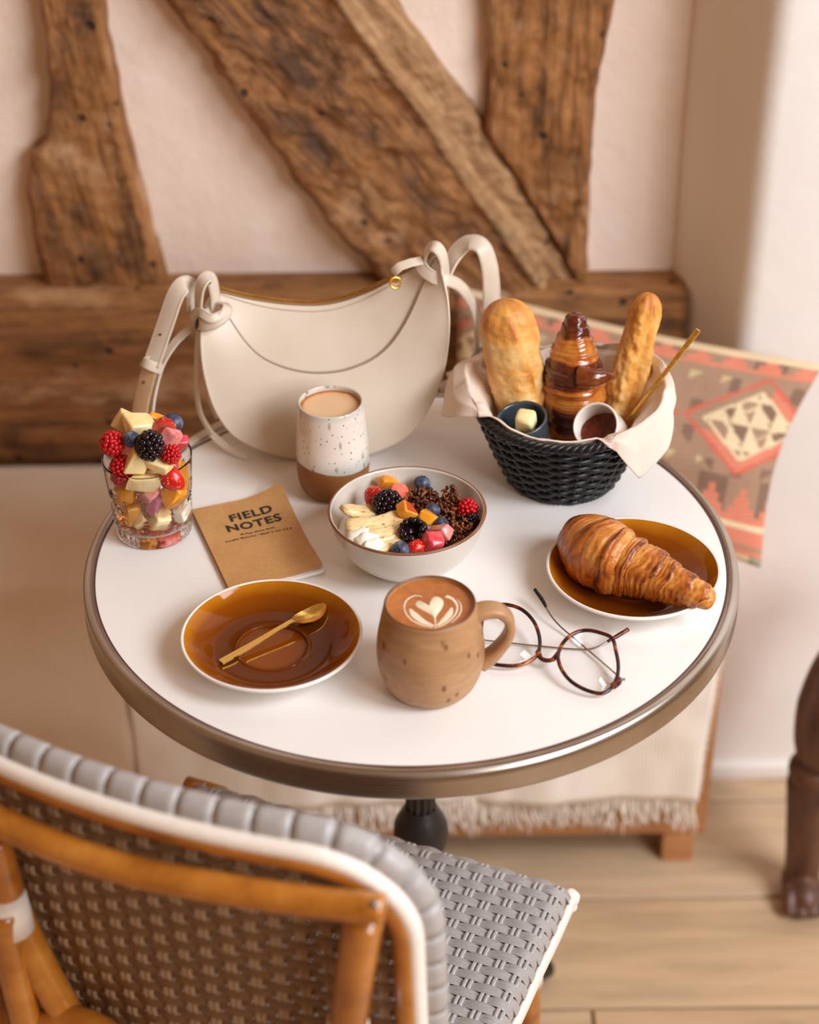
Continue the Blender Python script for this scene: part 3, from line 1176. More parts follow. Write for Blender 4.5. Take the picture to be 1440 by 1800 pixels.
def spoon(name, p0, p1, label):
    """p0 handle end, p1 bowl tip (world)"""
    L = (Vector(p1) - Vector(p0)).length
    st = [(0.0, .0030, .0013, 0, 0), (0.02, .0033, .0014, 0, 0), (0.30, .0030, .0014, 0, .0004), (0.52, .0024, .0015, 0, .0018), (0.64, .0023, .0016, 0, .0022), (0.685, .0034, .0013, .0004, .0016), (0.73, .0064, .0010, .0014, .0004),
          (0.80, .0088, .0009, .0028, -.0012), (0.87, .0094, .0009, .0033, -.0020), (0.93, .0080, .0009, .0026, -.0012), (0.975, .0050, .0009, .0012, .0002), (1.0, .0014, .0008, .0002, .0014)]
    st = smooth_prof(st, 5)
    m = 13

    def fn(i, j):
        s, w, th_, dip, dz = st[j]
        n2 = m - 1
        if i <= n2:
            a = -1 + 2 * i / n2
            return (s * L, a * w, dz - dip * (1 - a * a) + th_ * 0.5)
        a = 1 - 2 * (i - n2 - 1) / n2
        return (s * L, a * w, dz - dip * (1 - a * a) - th_ * 0.5)
    V, Fc = grid(2 * m, len(st), fn, closeu=True)
    Fc = [q[::-1] for q in Fc]
    Fc += [tuple(range(2 * m)), tuple((len(st) - 1) * 2 * m + i for i in range(2 * m))[::-1]]
    o = ob(name, (V, Fc), M_GOLD, label=label, cat='spoon', angle=50)
    d = (Vector(p1) - Vector(p0)).normalized()
    z_ = (Vector((0, 0, 1)) - d * d.z).normalized()
    y_ = z_.cross(d)
    o.matrix_world = Matrix(((d.x, y_.x, z_.x, p0[0]), (d.y, y_.y, z_.y, p0[1]), (d.z, y_.z, z_.z, p0[2]), (0, 0, 0, 1)))
    return o


spoon('spoon', P(390, 1163, z=T + 0.0105), P(572, 1064, z=T + 0.0165), 'gold teaspoon lying across the empty amber saucer')

# ---- mug with latte
k = NT('speckled_clay')
v = k.coord('Object')
f1 = k.noise(v, 30, 5, 0.6)
streak = k.noise(k.coord('Object', (30, 30, 150)), 1.2, 4)
sp = k.voronoi(k.coord('Object', (1, 1, 0.55)), 95)
msk = k.noise(v, 40, 2)
spk = k.math('MULTIPLY', k.ramp(sp, [(0.13, (1, 1, 1, 1)), (0.24, (0, 0, 0, 1))]), k.ramp(msk, [(0.44, (0, 0, 0, 1)), (0.50, (1, 1, 1, 1))]))
c = k.mix(0.4, k.ramp(f1, [(0.3, rgb(160, 116, 76)), (0.7, rgb(188, 144, 100))]), k.ramp(streak, [(0.3, rgb(150, 106, 68)), (0.7, rgb(192, 150, 108))]))
c = k.mix(k.math('MULTIPLY', spk, 0.75), c, rgb(98, 52, 26))
k.color(c)
k.set(Roughness=0.42)
k.bump(f1, 0.12, 0.001)
M_CLAY = k.m

mb = P(757, 1204, z=T)
MUG = Vector((mb.x, mb.y, T))
mug = thing('mug', 'tan speckled stoneware mug with a handle, full of latte', 'mug', MUG, (0, 0, 0))
mp = smooth_prof([(0.0001, 0.0015), (0.024, 0.0015), (0.028, 0.0), (0.033, 0.002), (0.039, 0.010), (0.0435, 0.024), (0.0447, 0.038), (0.0435, 0.054), (0.0410, 0.068), (0.0385, 0.080), (0.0376, 0.0848)], 6)
mp += [(0.0372, 0.0858), (0.0364, 0.0862), (0.0356, 0.0857), (0.0352, 0.0845)]
mp += smooth_prof([(0.0352, 0.0840), (0.0375, 0.068), (0.041, 0.04), (0.036, 0.012), (0.0001, 0.006)], 5)


def mugfr(r, z, a, j):
    return r * (1 + 0.004 * math.sin(3 * a + z * 50)), z


ob('body', lathe(mp, 80, mugfr), M_CLAY, mug)
ob('rim', lathe([(0.0374, 0.0852), (0.0371, 0.0862), (0.0364, 0.0867), (0.0357, 0.0862), (0.0353, 0.0848)], 80, mugfr), plain('brown_rim', rgb(122, 82, 54), 0.35, 0.25, 90), mug)
ha = math.radians(2)
hd = Vector((math.cos(ha), math.sin(ha), 0))
hp = [(0.036, 0.0735), (0.046, 0.0765), (0.0555, 0.0755), (0.0630, 0.0690), (0.0655, 0.0590), (0.0635, 0.0490), (0.0580, 0.0390), (0.0510, 0.0300), (0.0420, 0.0225)]
hp = smooth_prof(hp, 6)
ob('handle', sweep([hd * r + Vector((0, 0, z)) for r, z in hp], rrect(0.0165, 0.0085, 0.0036, 3), up=[Vector((0, -0.0, 0)) + (hd * (r - 0.044) + Vector((0, 0, z - 0.050))).normalized() for r, z in hp],
                   scale=[1.25 - 0.3 * math.sin(PI * i / (len(hp) - 1)) for i in range(len(hp))]), M_CLAY, mug)
k = NT('latte_crema')
v = k.coord('Object')
f1 = k.noise(v, 120, 4)
f2 = k.noise(v, 30, 4, 0.6, 1.0)
k.color(k.mix(0.5, k.ramp(f2, [(0.3, rgb(160, 88, 36)), (0.7, rgb(196, 124, 64))]), k.ramp(f1, [(0.3, rgb(158, 86, 34)), (0.7, rgb(194, 120, 58))])))
k.set(Roughness=0.25)
M_CREMA = k.m
M_FOAM = plain('milk_foam', rgb(244, 226, 196), 0.35, 0.03, 200)
lat = thing('latte', 'latte with a poured milk-foam heart, filling the tan mug', 'coffee', MUG + Vector((0, 0, 0.0822)))
ob('coffee', lathe([(0.0001, 0), (0.020, 0), (0.0345, 0.0002), (0.0354, 0.0007)], 64), M_CREMA, lat)
RL = 0.0354


def flat_poly(pts, z=0.00045):
    c = (sum(p[0] for p in pts) / len(pts), sum(p[1] for p in pts) / len(pts))
    n_ = len(pts)
    V = [(p[0] * RL, p[1] * RL, 0.00005) for p in pts] + [((c[0] + (p[0] - c[0]) * 0.94) * RL, (c[1] + (p[1] - c[1]) * 0.94) * RL, z) for p in pts] + [(c[0] * RL, c[1] * RL, z)]
    Fc = [(i, (i + 1) % n_, n_ + (i + 1) % n_, n_ + i) for i in range(n_)] + [(n_ + i, n_ + (i + 1) % n_, 2 * n_) for i in range(n_)]
    return V, Fc


def stroke(pts, w):
    pts = np.array(smooth_prof(pts, 8))
    w = np.interp(np.linspace(0, 1, len(pts)), np.linspace(0, 1, len(w)), w)
    d = np.gradient(pts, axis=0)
    d /= np.linalg.norm(d, axis=1)[:, None] + 1e-9
    n_ = np.stack([-d[:, 1], d[:, 0]], -1)
    A, B = pts + n_ * w[:, None], pts - n_ * w[:, None]
    m = len(pts)
    V = [(p[0] * RL, p[1] * RL, 0.0001) for p in A] + [(p[0] * RL, p[1] * RL, 0.00045) for p in pts] + [(p[0] * RL, p[1] * RL, 0.0001) for p in B]
    Fc = []
    for i in range(m - 1):
        Fc += [(i, m + i, m + i + 1, i + 1), (m + i, 2 * m + i, 2 * m + i + 1, m + i + 1)]
    return V, Fc


def lc(px, py):    # coordinates read off the photograph's crop, as a share of the surface
    return ((px - 335) / 205.0, -(py - 222) / 122.0)


heart = [lc(*p) for p in [(356, 285), (338, 262), (300, 240), (270, 222), (268, 205), (282, 196), (300, 204), (316, 212), (326, 218), (330, 206), (338, 190), (354, 178), (378, 180), (396, 196), (396, 216), (384, 240), (366, 262)]]
heart = smooth_prof(heart + [heart[0]], 4)[:-1]
ob('foam_heart', flat_poly(heart), M_FOAM, lat)
for nm, pp, ww in (('foam_leaf', [(240, 234), (262, 262), (300, 292), (352, 314)], [0.02, 0.085, 0.075, 0.02]),
                   ('foam_leaf', [(436, 230), (424, 258), (398, 286), (364, 312)], [0.02, 0.075, 0.065, 0.02]),
                   ('foam_line', [(300, 178), (262, 172), (222, 196), (214, 236), (240, 278), (290, 306), (348, 322)], [0.008, 0.018, 0.02, 0.014, 0.02, 0.022, 0.012]),
                   ('foam_line', [(412, 176), (444, 192), (462, 226), (448, 264), (410, 298), (366, 320)], [0.05, 0.035, 0.022, 0.02, 0.02, 0.012]),
                   ('foam_line', [(462, 190), (480, 222), (470, 262), (430, 300)], [0.008, 0.016, 0.016, 0.006]),
                   ('foam_line', [(356, 282), (357, 300), (358, 326)], [0.02, 0.014, 0.016])):
    ob(nm, stroke([lc(*p) for p in pp], ww), M_FOAM, lat)

# ---- two-tone tumbler
k = NT('half_glazed_clay')
v = k.coord('Object')
s = k.sep(v)
nn = k.noise(v, 18, 3)
edge = k.math('ADD', k.math('ADD', s[2], k.math('MULTIPLY', s[0], 0.10)), k.math('MULTIPLY', k.math('SUBTRACT', nn, 0.5), 0.006))
msk = k.ramp(k.math('MULTIPLY', edge, 10.0), [(0.365, (0, 0, 0, 1)), (0.372, (1, 1, 1, 1))])
sp1 = k.math('MINIMUM', k.voronoi(k.coord('Object', (1, 1, 0.38)), 105), k.math('MULTIPLY', k.voronoi(k.coord('Object', (1, 1, 0.8), (0.3, 0.1, 0)), 210), 1.35))
m1 = k.noise(v, 45, 2)
spk = k.math('MULTIPLY', k.ramp(sp1, [(0.15, (1, 1, 1, 1)), (0.27, (0, 0, 0, 1))]), k.ramp(m1, [(0.38, (0, 0, 0, 1)), (0.46, (1, 1, 1, 1))]))
pz = k.ramp(k.noise(v, 24, 3), [(0.35, rgb(236, 222, 206)), (0.56, rgb(226, 210, 194)), (0.68, rgb(206, 156, 112))])
blue = k.ramp(k.math('MULTIPLY', s[2], 10.0), [(0.38, rgb(176, 198, 198)), (0.54, rgb(236, 226, 214)), (0.90, rgb(234, 224, 212)), (0.975, rgb(168, 182, 176))])
wh = k.mix(0.5, pz, blue)
wh = k.mix(k.math('MULTIPLY', spk, 0.8), wh, rgb(92, 52, 30))
cl = k.ramp(k.noise(v, 35, 5), [(0.3, rgb(134, 84, 36)), (0.7, rgb(168, 114, 60))])
k.color(k.mix(msk, cl, wh))
k.rough(k.ramp(msk, [(0, (0.6, 0.6, 0.6, 1)), (1, (0.2, 0.2, 0.2, 1))]))
M_HALF = k.m
cb = P(587, 858, z=T)
CUP = Vector((cb.x, cb.y, T))
cup = thing('tumbler_cup', 'handleless stoneware cup, bare brown below and speckled white glaze above', 'cup', CUP)
cp = smooth_prof([(0.0001, 0.002), (0.020, 0.002), (0.024, 0.0), (0.029, 0.003), (0.0335, 0.012), (0.0352, 0.028), (0.0350, 0.045), (0.0338, 0.065), (0.0322, 0.085), (0.0310, 0.0965)], 6)
cp += [(0.0306, 0.0978), (0.0298, 0.0983), (0.0290, 0.0978), (0.0286, 0.0966)] + smooth_prof([(0.0286, 0.096), (0.030, 0.08), (0.032, 0.05), (0.028, 0.012), (0.0001, 0.008)], 5)
ob('body', lathe(cp, 72, mugfr), M_HALF, cup)
k = NT('milky_coffee')
s = k.sep(k.coord('Object'))
r = k.math('DIVIDE', k.math('SQRT', k.math('ADD', k.math('MULTIPLY', s[0], s[0]), k.math('MULTIPLY', s[1], s[1]))), 0.029)
r = k.math('ADD', r, k.math('MULTIPLY', k.math('SUBTRACT', k.noise(k.coord('Object'), 160, 3), 0.5), 0.16))
k.color(k.ramp(r, [(0.55, rgb(226, 188, 146)), (0.84, rgb(218, 172, 124)), (0.95, rgb(166, 94, 38))]))
k.set(Roughness=0.3)
cof = ob('milky_coffee', lathe([(0.0001, 0), (0.015, 0), (0.0282, 0.0002), (0.0290, 0.0008)], 48), k.m, label='pale milky coffee with a brown edge, filling the white-topped cup', cat='coffee',
         loc=CUP + Vector((0, 0, 0.0925)))

# ---- notebook
nb_c = Vector((-0.1437, 0.0235, T))
nb_r = math.radians(19.5)
NW, NH, NTH = 0.089, 0.137, 0.0042
nb = thing('notebook', 'brown kraft memo book with black lettering and a curled corner', 'notebook', nb_c, (0, 0, nb_r))


def nbz(x, y):
    u, v_ = x / NW + 0.5, y / NH + 0.5
    z = NTH + 0.0012 * math.sin(PI * u) * math.sin(PI * v_)
    cu_ = max(0.0, (u - 0.45) / 0.55)
    z += 0.0125 * (cu_ ** 2.2) * max(0, (v_ - 0.35) / 0.65) ** 1.8
    z += 0.004 * (cu_ ** 2) * max(0, (0.4 - v_) / 0.4) ** 1.5
    z += 0.0012 * noise.noise(Vector((u * 4, v_ * 4, 2)))
    return z


def nbpt(x, y, dz=0.0):
    v_ = y / NH + 0.5
    # the curled corner is drawn in a little
    u = x / NW + 0.5
    return Vector((x - 0.003 * max(0, u - 0.6) * max(0, v_ - 0.5) * 4, y, nbz(x, y) + dz))


def sheet(z0, z1, w=NW, h=NH, ox=0.0, oy=0.0, f=1.0):
    """thin slab following the cover's wave between two offsets"""
    nu, nv = 24, 34

    def fn(s_):
        def g(i, j):
            x, y = (i / (nu - 1) - 0.5) * w, (j / (nv - 1) - 0.5) * h
            # rounded outer corners
            rr = 0.006
            if x > w / 2 - rr and abs(y) > h / 2 - rr:
                d = Vector((x - (w / 2 - rr), abs(y) - (h / 2 - rr)))
                m_ = max(d.x, d.y)
                if d.length > 1e-9:
                    d = d * (m_ / d.length)
                x, y = w / 2 - rr + d.x, math.copysign(h / 2 - rr + d.y, y)
            z_ = nbz(x, y) - NTH
            return (x + ox, y + oy, max(0.0003, z_ * f) + s_)
        return g
    a = grid(nu, nv, fn(z1))
    b = grid(nu, nv, fn(z0))
    V, Fc = merge(a, (b[0], [q[::-1] for q in b[1]]))
    n0 = nu * nv
    ring = [i for i in range(nu)] + [j * nu + nu - 1 for j in range(1, nv)] + [(nv - 1) * nu + i for i in range(nu - 2, -1, -1)] + [j * nu for j in range(nv - 2, 0, -1)]
    for a_, b_ in zip(ring, ring[1:] + ring[:1]):
        Fc.append((a_, n0 + a_, n0 + b_, b_))
    return V, Fc


k = NT('kraft_card')
v = k.coord('Object')
f1 = k.noise(v, 320, 4)
f2 = k.noise(v, 22, 4)
ring_ = k.voronoi(v, 22)
k.color(k.mix(0.5, k.ramp(f1, [(0.3, rgb(190, 140, 82)), (0.7, rgb(210, 162, 104))]), k.ramp(f2, [(0.35, rgb(184, 132, 74)), (0.7, rgb(210, 162, 104))])))
k.set(Roughness=0.5)
M_KRAFT = k.m
ob('back_cover', sheet(0.0, 0.0005, f=0.12), M_KRAFT, nb, angle=40)
ob('pages', sheet(0.0006, NTH - 0.0006, NW - 0.0004, NH - 0.0008, 0.0012, -0.0035, f=0.5), plain('paper', rgb(240, 236, 232), 0.8, 0.03, 90), nb, angle=40)
ob('front_cover', sheet(NTH - 0.0005, NTH, f=1.0), M_KRAFT, nb, angle=40)


def lettering(txt, size, bold, spacing, cx, cy, name, wmax=None):
    cu_ = bpy.data.curves.new('t', 'FONT')
    cu_.body = txt
    cu_.size = size
    cu_.offset = bold
    cu_.space_character = spacing
    cu_.align_x = 'CENTER'
    cu_.resolution_u = 3
    o = bpy.data.objects.new('t', cu_)
    COL.objects.link(o)
    me = o.evaluated_get(bpy.context.evaluated_depsgraph_get()).to_mesh()
    bm = bmesh.new()
    bm.from_mesh(me)
    bmesh.ops.triangulate(bm, faces=bm.faces[:])
    xs = [v_.co.x for v_ in bm.verts]
    sx = 1.0 if wmax is None else wmax / (max(xs) - min(xs))
    mid = (max(xs) + min(xs)) / 2
    for v_ in bm.verts:
        x, y = (v_.co.x - mid) * sx + cx, v_.co.y + cy
        v_.co = nbpt(x, y, 0.00025)
        v_.co.x = x
    g = from_bm(bm)
    bpy.data.objects.remove(o)
    bpy.data.curves.remove(cu_)
    return ob(name, g, M_INK, nb, smooth=False)


M_INK = plain('black_ink', rgb(34, 28, 24), 0.6)
lettering('FIELD', 0.0158, 0.0006, 1.12, 0.006, 0.0345, 'title_line', 0.0415)
lettering('NOTES', 0.0158, 0.0006, 1.12, 0.0045, 0.0178, 'title_line', 0.0530)
lettering('®', 0.0022, 0.0, 1.0, 0.0335, 0.0275, 'trademark')
lettering('48-Page Memo Book', 0.0035, 0.00008, 1.15, 0.004, 0.0085, 'subtitle_line', 0.034)
lettering('Durable Materials / Made in the U.S.A.', 0.0035, 0.00008, 1.15, 0.004, 0.0024, 'subtitle_line', 0.065)

# ---- eyeglasses, folded, lying front upward
k = NT('tortoiseshell')
v = k.coord('Object')
f1 = k.noise(v, 70, 3, 0.5, 0.6)
k.color(k.ramp(f1, [(0.46, rgb(44, 14, 12)), (0.60, rgb(92, 30, 16)), (0.72, rgb(196, 108, 34))]))
k.set(Roughness=0.12)
M_TORT = k.m
M_STEEL = plain('gunmetal_wire', rgb(170, 156, 148), 0.25, 0.1, 90, 0, 1.0)
M_BLACK = plain('black_tip', rgb(26, 22, 22), 0.25)
k = NT('lens_glass')
tr_, gl_, mx_ = k.n('ShaderNodeBsdfTransparent'), k.n('ShaderNodeBsdfGlossy'), k.n('ShaderNodeMixShader')
gl_.inputs['Roughness'].default_value = 0.02
mx_.inputs[0].default_value = 0.035
k.l(tr_.outputs[0], mx_.inputs[1])
k.l(gl_.outputs[0], mx_.inputs[2])
k.l(mx_.outputs[0], k.t.nodes['Material Output'].inputs['Surface'])
M_LENS = k.m
eg = thing('eyeglasses', 'tortoiseshell eyeglasses with thin metal temples, lying beside the tan mug', 'glasses', (0, 0, 0))
ZG = {'n': 0.0045, 'f': 0.018}


def lens_loop(pts, z0, z1, zc):
    """pixel outline; the brow side lies low, the far side is raised"""
    ys = [p[1] for p in pts]
    lo, hi = max(ys), min(ys)
    w = [P(px, py, z=T + z0 + (z1 - z0) * (lo - py) / (lo - hi)) for px, py in pts]
    return smooth_prof([tuple(p) for p in w] + [tuple(w[0])], 6)[:-1]


Lp = [(846, 1110), (850, 1085), (872, 1066), (892, 1063), (918, 1072), (938, 1092), (948, 1118), (948, 1142), (938, 1158), (914, 1169), (886, 1170), (862, 1164), (850, 1142)]
Rp = [(980, 1152), (990, 1130), (1008, 1114), (1030, 1108), (1054, 1112), (1076, 1122), (1083, 1145), (1087, 1168), (1085, 1190), (1074, 1210), (1056, 1219), (1028, 1212), (1002, 1196), (986, 1174)]
for pts_ in (Lp, Rp):
    loop = lens_loop(pts_, 0.006, 0.020, 0)
    rm = ob('rim', tube(loop, 0.0017, 10, closed=True), M_TORT, eg)
    c = Vector(np.mean(np.array(loop), axis=0))
    V, Fc = [], []
    n_ = len(loop)
    nn_ = (Vector(loop[0]) - c).cross(Vector(loop[n_ // 4]) - c).normalized()
    for off in (0.0006, -0.0006):
        V += [tuple(Vector(p) + nn_ * off) for p in loop]
        V.append(tuple(c + nn_ * (off + 0.0009)))
    Fc += [(i, (i + 1) % n_, n_) for i in range(n_)] + [((i + 1) % n_ + n_ + 1, i + n_ + 1, 2 * n_ + 1) for i in range(n_)]
    Fc += [(i, n_ + 1 + i, n_ + 1 + (i + 1) % n_, (i + 1) % n_) for i in range(n_)]
    ob('lens', fixn((V, Fc)), M_LENS, eg)
ob('bridge', tube([P(946, 1146, z=T + .009), P(951, 1157, z=T + .0095), P(961, 1161, z=T + .010), P(972, 1159, z=T + .011), P(981, 1150, z=T + .0125)], [.0026, .0019, .0019, .0026], 10, sm=6), M_TORT, eg)
ob('hinge', merge(tube([P(1078, 1206, z=T + .0075), P(1086, 1200, z=T + .007), P(1091, 1194, z=T + .006)], [0.0030, 0.0032, 0.002], 10, sm=4)), M_TORT, eg)
ob('hinge_screw', tube([P(1089, 1196, z=T + .007), P(1098, 1194, z=T + .006)], 0.0012, 8), M_STEEL, eg)
ob('hinge', tube([P(850, 1150, z=T + .008), P(843, 1140, z=T + .007), P(840, 1128, z=T + .006)], [0.0030, 0.0032, 0.002], 10, sm=4), M_TORT, eg)
t1 = [P(1092, 1193, z=T + .006), P(1060, 1165, z=T + .004), P(1012, 1124, z=T + .0035), P(984, 1100, z=T + .005), P(966, 1078, z=T + .009), P(953, 1054, z=T + .013), P(940, 1036, z=T + .016)]
tm = ob('temple', tube(t1[:6], 0.0008, 8, sm=8), M_STEEL, eg)
ob('temple_tip', tube([t1[4].lerp(t1[5], 0.45), t1[5], t1[6]], [0.0013, 0.0019, 0.0017], 10, sm=6), M_BLACK, tm)
t2 = [P(838, 1124, z=T + .006), P(875, 1128, z=T + .0035), P(950, 1136, z=T + .0025), P(1010, 1141, z=T + .002), P(1042, 1140, z=T + .003), P(1072, 1126, z=T + .007), P(1105, 1106, z=T + .012)]
tm2 = ob('temple', tube(t2[:6], 0.0008, 8, sm=8), M_STEEL, eg)
ob('temple_tip', tube([t2[4].lerp(t2[5], 0.85), t2[5].lerp(t2[6], 0.4), t2[6]], [0.0012, 0.0020, 0.0019], 10, sm=6), M_TORT, tm2)
# ================================================================== fruit
def flesh(name, a, b, rough=0.28, sss=0.15, scale=120):
    k = NT(name)
    f = k.noise(k.coord('Object'), scale, 4)
    k.color(k.ramp(f, [(0.3, a), (0.7, b)]))
    k.set(Roughness=rough)
    k.b.inputs['Subsurface Weight'].default_value = sss
    k.b.inputs['Subsurface Radius'].default_value = (0.006, 0.003, 0.0015)
    k.b.inputs['Subsurface Scale'].default_value = 0.6
    k.bump(f, 0.15, 0.0008)
    return k.m


M_RASP = flesh('raspberry_red', rgb(176, 10, 22), rgb(206, 22, 34), 0.3)
M_BLACKB = flesh('blackberry_black', rgb(16, 8, 14), rgb(34, 12, 22), 0.12, 0.0)
M_STRAW = flesh('strawberry_red', rgb(190, 18, 16), rgb(214, 36, 26), 0.25)
M_STRAWIN = flesh('strawberry_flesh', rgb(226, 84, 64), rgb(236, 140, 112), 0.3)
M_MANGO = flesh('mango_orange', rgb(228, 138, 20), rgb(246, 180, 58), 0.18, 0.25, 80)
M_APPLE = flesh('apple_flesh', rgb(240, 206, 132), rgb(248, 230, 180), 0.2, 0.3, 70)
k = NT('banana_flesh')
f = k.noise(k.coord('Object', (60, 420, 420)), 1.0, 4, 0.6)
f3 = k.noise(k.coord('Object', (130, 330, 330)), 1.0, 2)
k.color(k.mix(k.ramp(f3, [(0.60, (0, 0, 0, 1)), (0.70, (1, 1, 1, 1))]), k.ramp(f, [(0.3, rgb(222, 180, 112)), (0.65, rgb(246, 222, 172))]), rgb(168, 112, 56)))
k.set(Roughness=0.35)
k.bump(f, 0.4, 0.0012)
M_PEAR = k.m
M_MELON = flesh('pink_melon', rgb(196, 34, 56), rgb(232, 96, 100), 0.18, 0.25, 90)
M_PINK = flesh('pink_flesh', rgb(218, 92, 104), rgb(238, 176, 160), 0.2, 0.25, 80)
M_CURD = flesh('white_curd', rgb(246, 238, 218), rgb(250, 246, 232), 0.4)
M_PEEL = flesh('peach_skin', rgb(196, 54, 34), rgb(222, 96, 40), 0.3)
k = NT('blueberry_bloom')
f = k.noise(k.coord('Object'), 130, 4)
k.color(k.ramp(f, [(0.3, rgb(30, 32, 50)), (0.5, rgb(62, 68, 92)), (0.7, rgb(122, 128, 148))]))
k.set(Roughness=0.45)
M_BLUEB = k.m
M_CROWN = plain('blueberry_crown', rgb(28, 26, 44), 0.6)
M_SEED = plain('seed', rgb(226, 188, 96), 0.4)


def berry_mesh(name, n, rx, rz, dr, mat, hollow=False, seed=0):
    """a cluster of drupelets over an egg-shaped core"""
    gs = [xf(ico(2), trs((0, 0, 0), (0, 0, 0), (rx * 0.86, rx * 0.86, rz * 0.86)))] if not hollow else []
    r_ = random.Random(seed)
    g = PI * (3 - math.sqrt(5))
    for i in range(n):
        z = 1 - 2 * (i + 0.5) / n
        if hollow and z > 0.62:
            continue
        rr = math.sqrt(1 - z * z)
        p = Vector((math.cos(i * g) * rr * rx * (1 - 0.12 * z), math.sin(i * g) * rr * rx * (1 - 0.12 * z), z * rz))
        s = dr * r_.uniform(0.88, 1.12)
        gs.append(xf(ico(2), trs(p * 0.93, (0, 0, 0), s)))
    if hollow:   # the dark cup where the core was
        gs.append(xf(lathe([(0.0001, -rz * 0.35), (rx * 0.42, -rz * 0.2), (rx * 0.62, rz * 0.3), (rx * 0.82, rz * 0.55)], 20), Matrix.Identity(4)))
    return mesh(name, merge(*gs), mat)


ME_RASP = berry_mesh('raspberry', 62, 0.0102, 0.0112, 0.0024, M_RASP, seed=1)
ME_BLACK = berry_mesh('blackberry', 54, 0.0105, 0.0128, 0.0030, M_BLACKB, seed=2)
ME_BLACKH = berry_mesh('blackberry', 58, 0.0118, 0.0105, 0.0031, M_BLACKB, hollow=True, seed=3)
ME_BLUE = mesh('berry', deform(xf(ico(3), trs(sc=0.0074)), lambda p: Vector((p.x, p.y, p.z * 0.92 - 0.0012 * math.exp(-((p.x ** 2 + p.y ** 2) / 0.0000045)) * (1 if p.z > 0 else 0)))), M_BLUEB)


def _crown():
    gs = []
    for q in range(5):
        a = 2 * PI * q / 5
        d = Vector((math.cos(a), math.sin(a), 0))
        e = Vector((-d.y, d.x, 0))
        p0 = Vector((0, 0, 0.0058))
        gs.append(([tuple(p0 + d * 0.0012 - e * 0.0011), tuple(p0 + d * 0.0012 + e * 0.0011), tuple(p0 + d * 0.0030 + Vector((0, 0, 0.0012))), tuple(p0 + d * 0.0014 + Vector((0, 0, -0.0008)))],
                   [(0, 1, 2), (0, 2, 3), (1, 3, 2), (0, 3, 1)]))
    gs.append(lathe([(0.0001, 0.0052), (0.0014, 0.0055), (0.0019, 0.0066), (0.0022, 0.0062)], 14))
    return mesh('crown', merge(*gs), M_CROWN)


ME_CROWN = _crown()


def blueberry(loc, rot, sc, label, group):
    t = thing('blueberry', label, 'blueberry', loc, rot, group=group)
    t.scale = (sc,) * 3
    ob('berry', ME_BLUE, None, t)
    ob('crown', ME_CROWN, None, t)


def put(name, me, loc, rot, sc, label, cat, group=None):
    o = ob(name, me, None, label=label, cat=cat, group=group, loc=loc, rot=rot)
    o.scale = (sc,) * 3 if not hasattr(sc, '__len__') else sc
    return o


def chunk(name, loc, size, rot, mat, label, cat, seed=0, group=None, skin=None):
    """irregular cut cube with softened edges; skin: material of one outer face"""
    r_ = random.Random(seed)
    bm = bmesh.new()
    bmesh.ops.create_cube(bm, size=1.0)
    for v_ in bm.verts:
        v_.co = Vector((v_.co.x * size[0], v_.co.y * size[1], v_.co.z * size[2])) + Vector([r_.uniform(-.20, .20) * s for s in size])
    if skin:
        for fc in bm.faces:
            fc.material_index = 0
        top = max(bm.faces, key=lambda q: q.calc_center_median().z)
        top.material_index = 1
    bmesh.ops.bevel(bm, geom=bm.edges[:], offset=min(size) * 0.16, segments=3, affect='EDGES', profile=0.5, material=0)
    idx = [q.material_index for q in bm.faces]
    g = from_bm(bm)
    g = jig(g, min(size) * 0.05, 260, seed)
    return ob(name, g, [mat, skin] if skin else mat, label=label, cat=cat, group=group, loc=loc, rot=rot, matidx=idx if skin else None, angle=50)


def strawberry_half(name, loc, rot, s, label, seed=0, group=None):
    t = thing(name, label, 'strawberry', loc, rot, group=group)
    pr_ = [(0.0001, -1.0), (0.35, -0.86), (0.66, -0.5), (0.82, 0.0), (0.80, 0.4), (0.55, 0.72), (0.2, 0.82), (0.0001, 0.80)]
    pr_ = smooth_prof(pr_, 4)
    n_ = 18

    def fn(i, j):
        a = PI * i / (n_ - 1)
        return (pr_[j][0] * math.cos(a) * s, pr_[j][0] * math.sin(a) * s, pr_[j][1] * s)
    ob('skin', grid(n_, len(pr_), fn), M_STRAW, t)
    ob('cut_face', ([(r * s * sg, 0.0, z * s) for sg in (-1, 1) for r, z in pr_], [tuple([i for i in range(len(pr_))] + [len(pr_) + i for i in range(len(pr_) - 1, -1, -1)])]), M_STRAWIN, t)
    gs = []
    r_ = random.Random(seed)
    for q in range(24):
        j = r_.randrange(5, len(pr_) - 5)
        a = r_.uniform(0.2, PI - 0.2)
        rr = pr_[j][0] * 1.0
        gs.append(xf(ico(1), trs((rr * math.cos(a) * s, rr * math.sin(a) * s, pr_[j][1] * s), (0, 0, 0), 0.045 * s)))
    ob('seeds', merge(*gs), M_SEED, t, kind='stuff')
    return t


def banana(loc, rot, L, w, mat, label, seed=0, group=None):
    """a long slice, flat below and rounded above"""
    g = sweep([(L * (t - 0.5), 0.12 * L * (4 * (t - 0.5) ** 2) - 0.03 * L, 0.0) for t in np.linspace(0, 1, 14)], rrect(w, w * 0.5, w * 0.22, 4), up=(0, 0, 1),
              scale=[0.55, 0.8, 0.92] + [1.0] * 8 + [0.95, 0.8, 0.5])
    return ob('banana_slice', jig(g, 0.0006, 200, seed), mat, label=label, cat='banana', group=group, loc=loc, rot=rot)


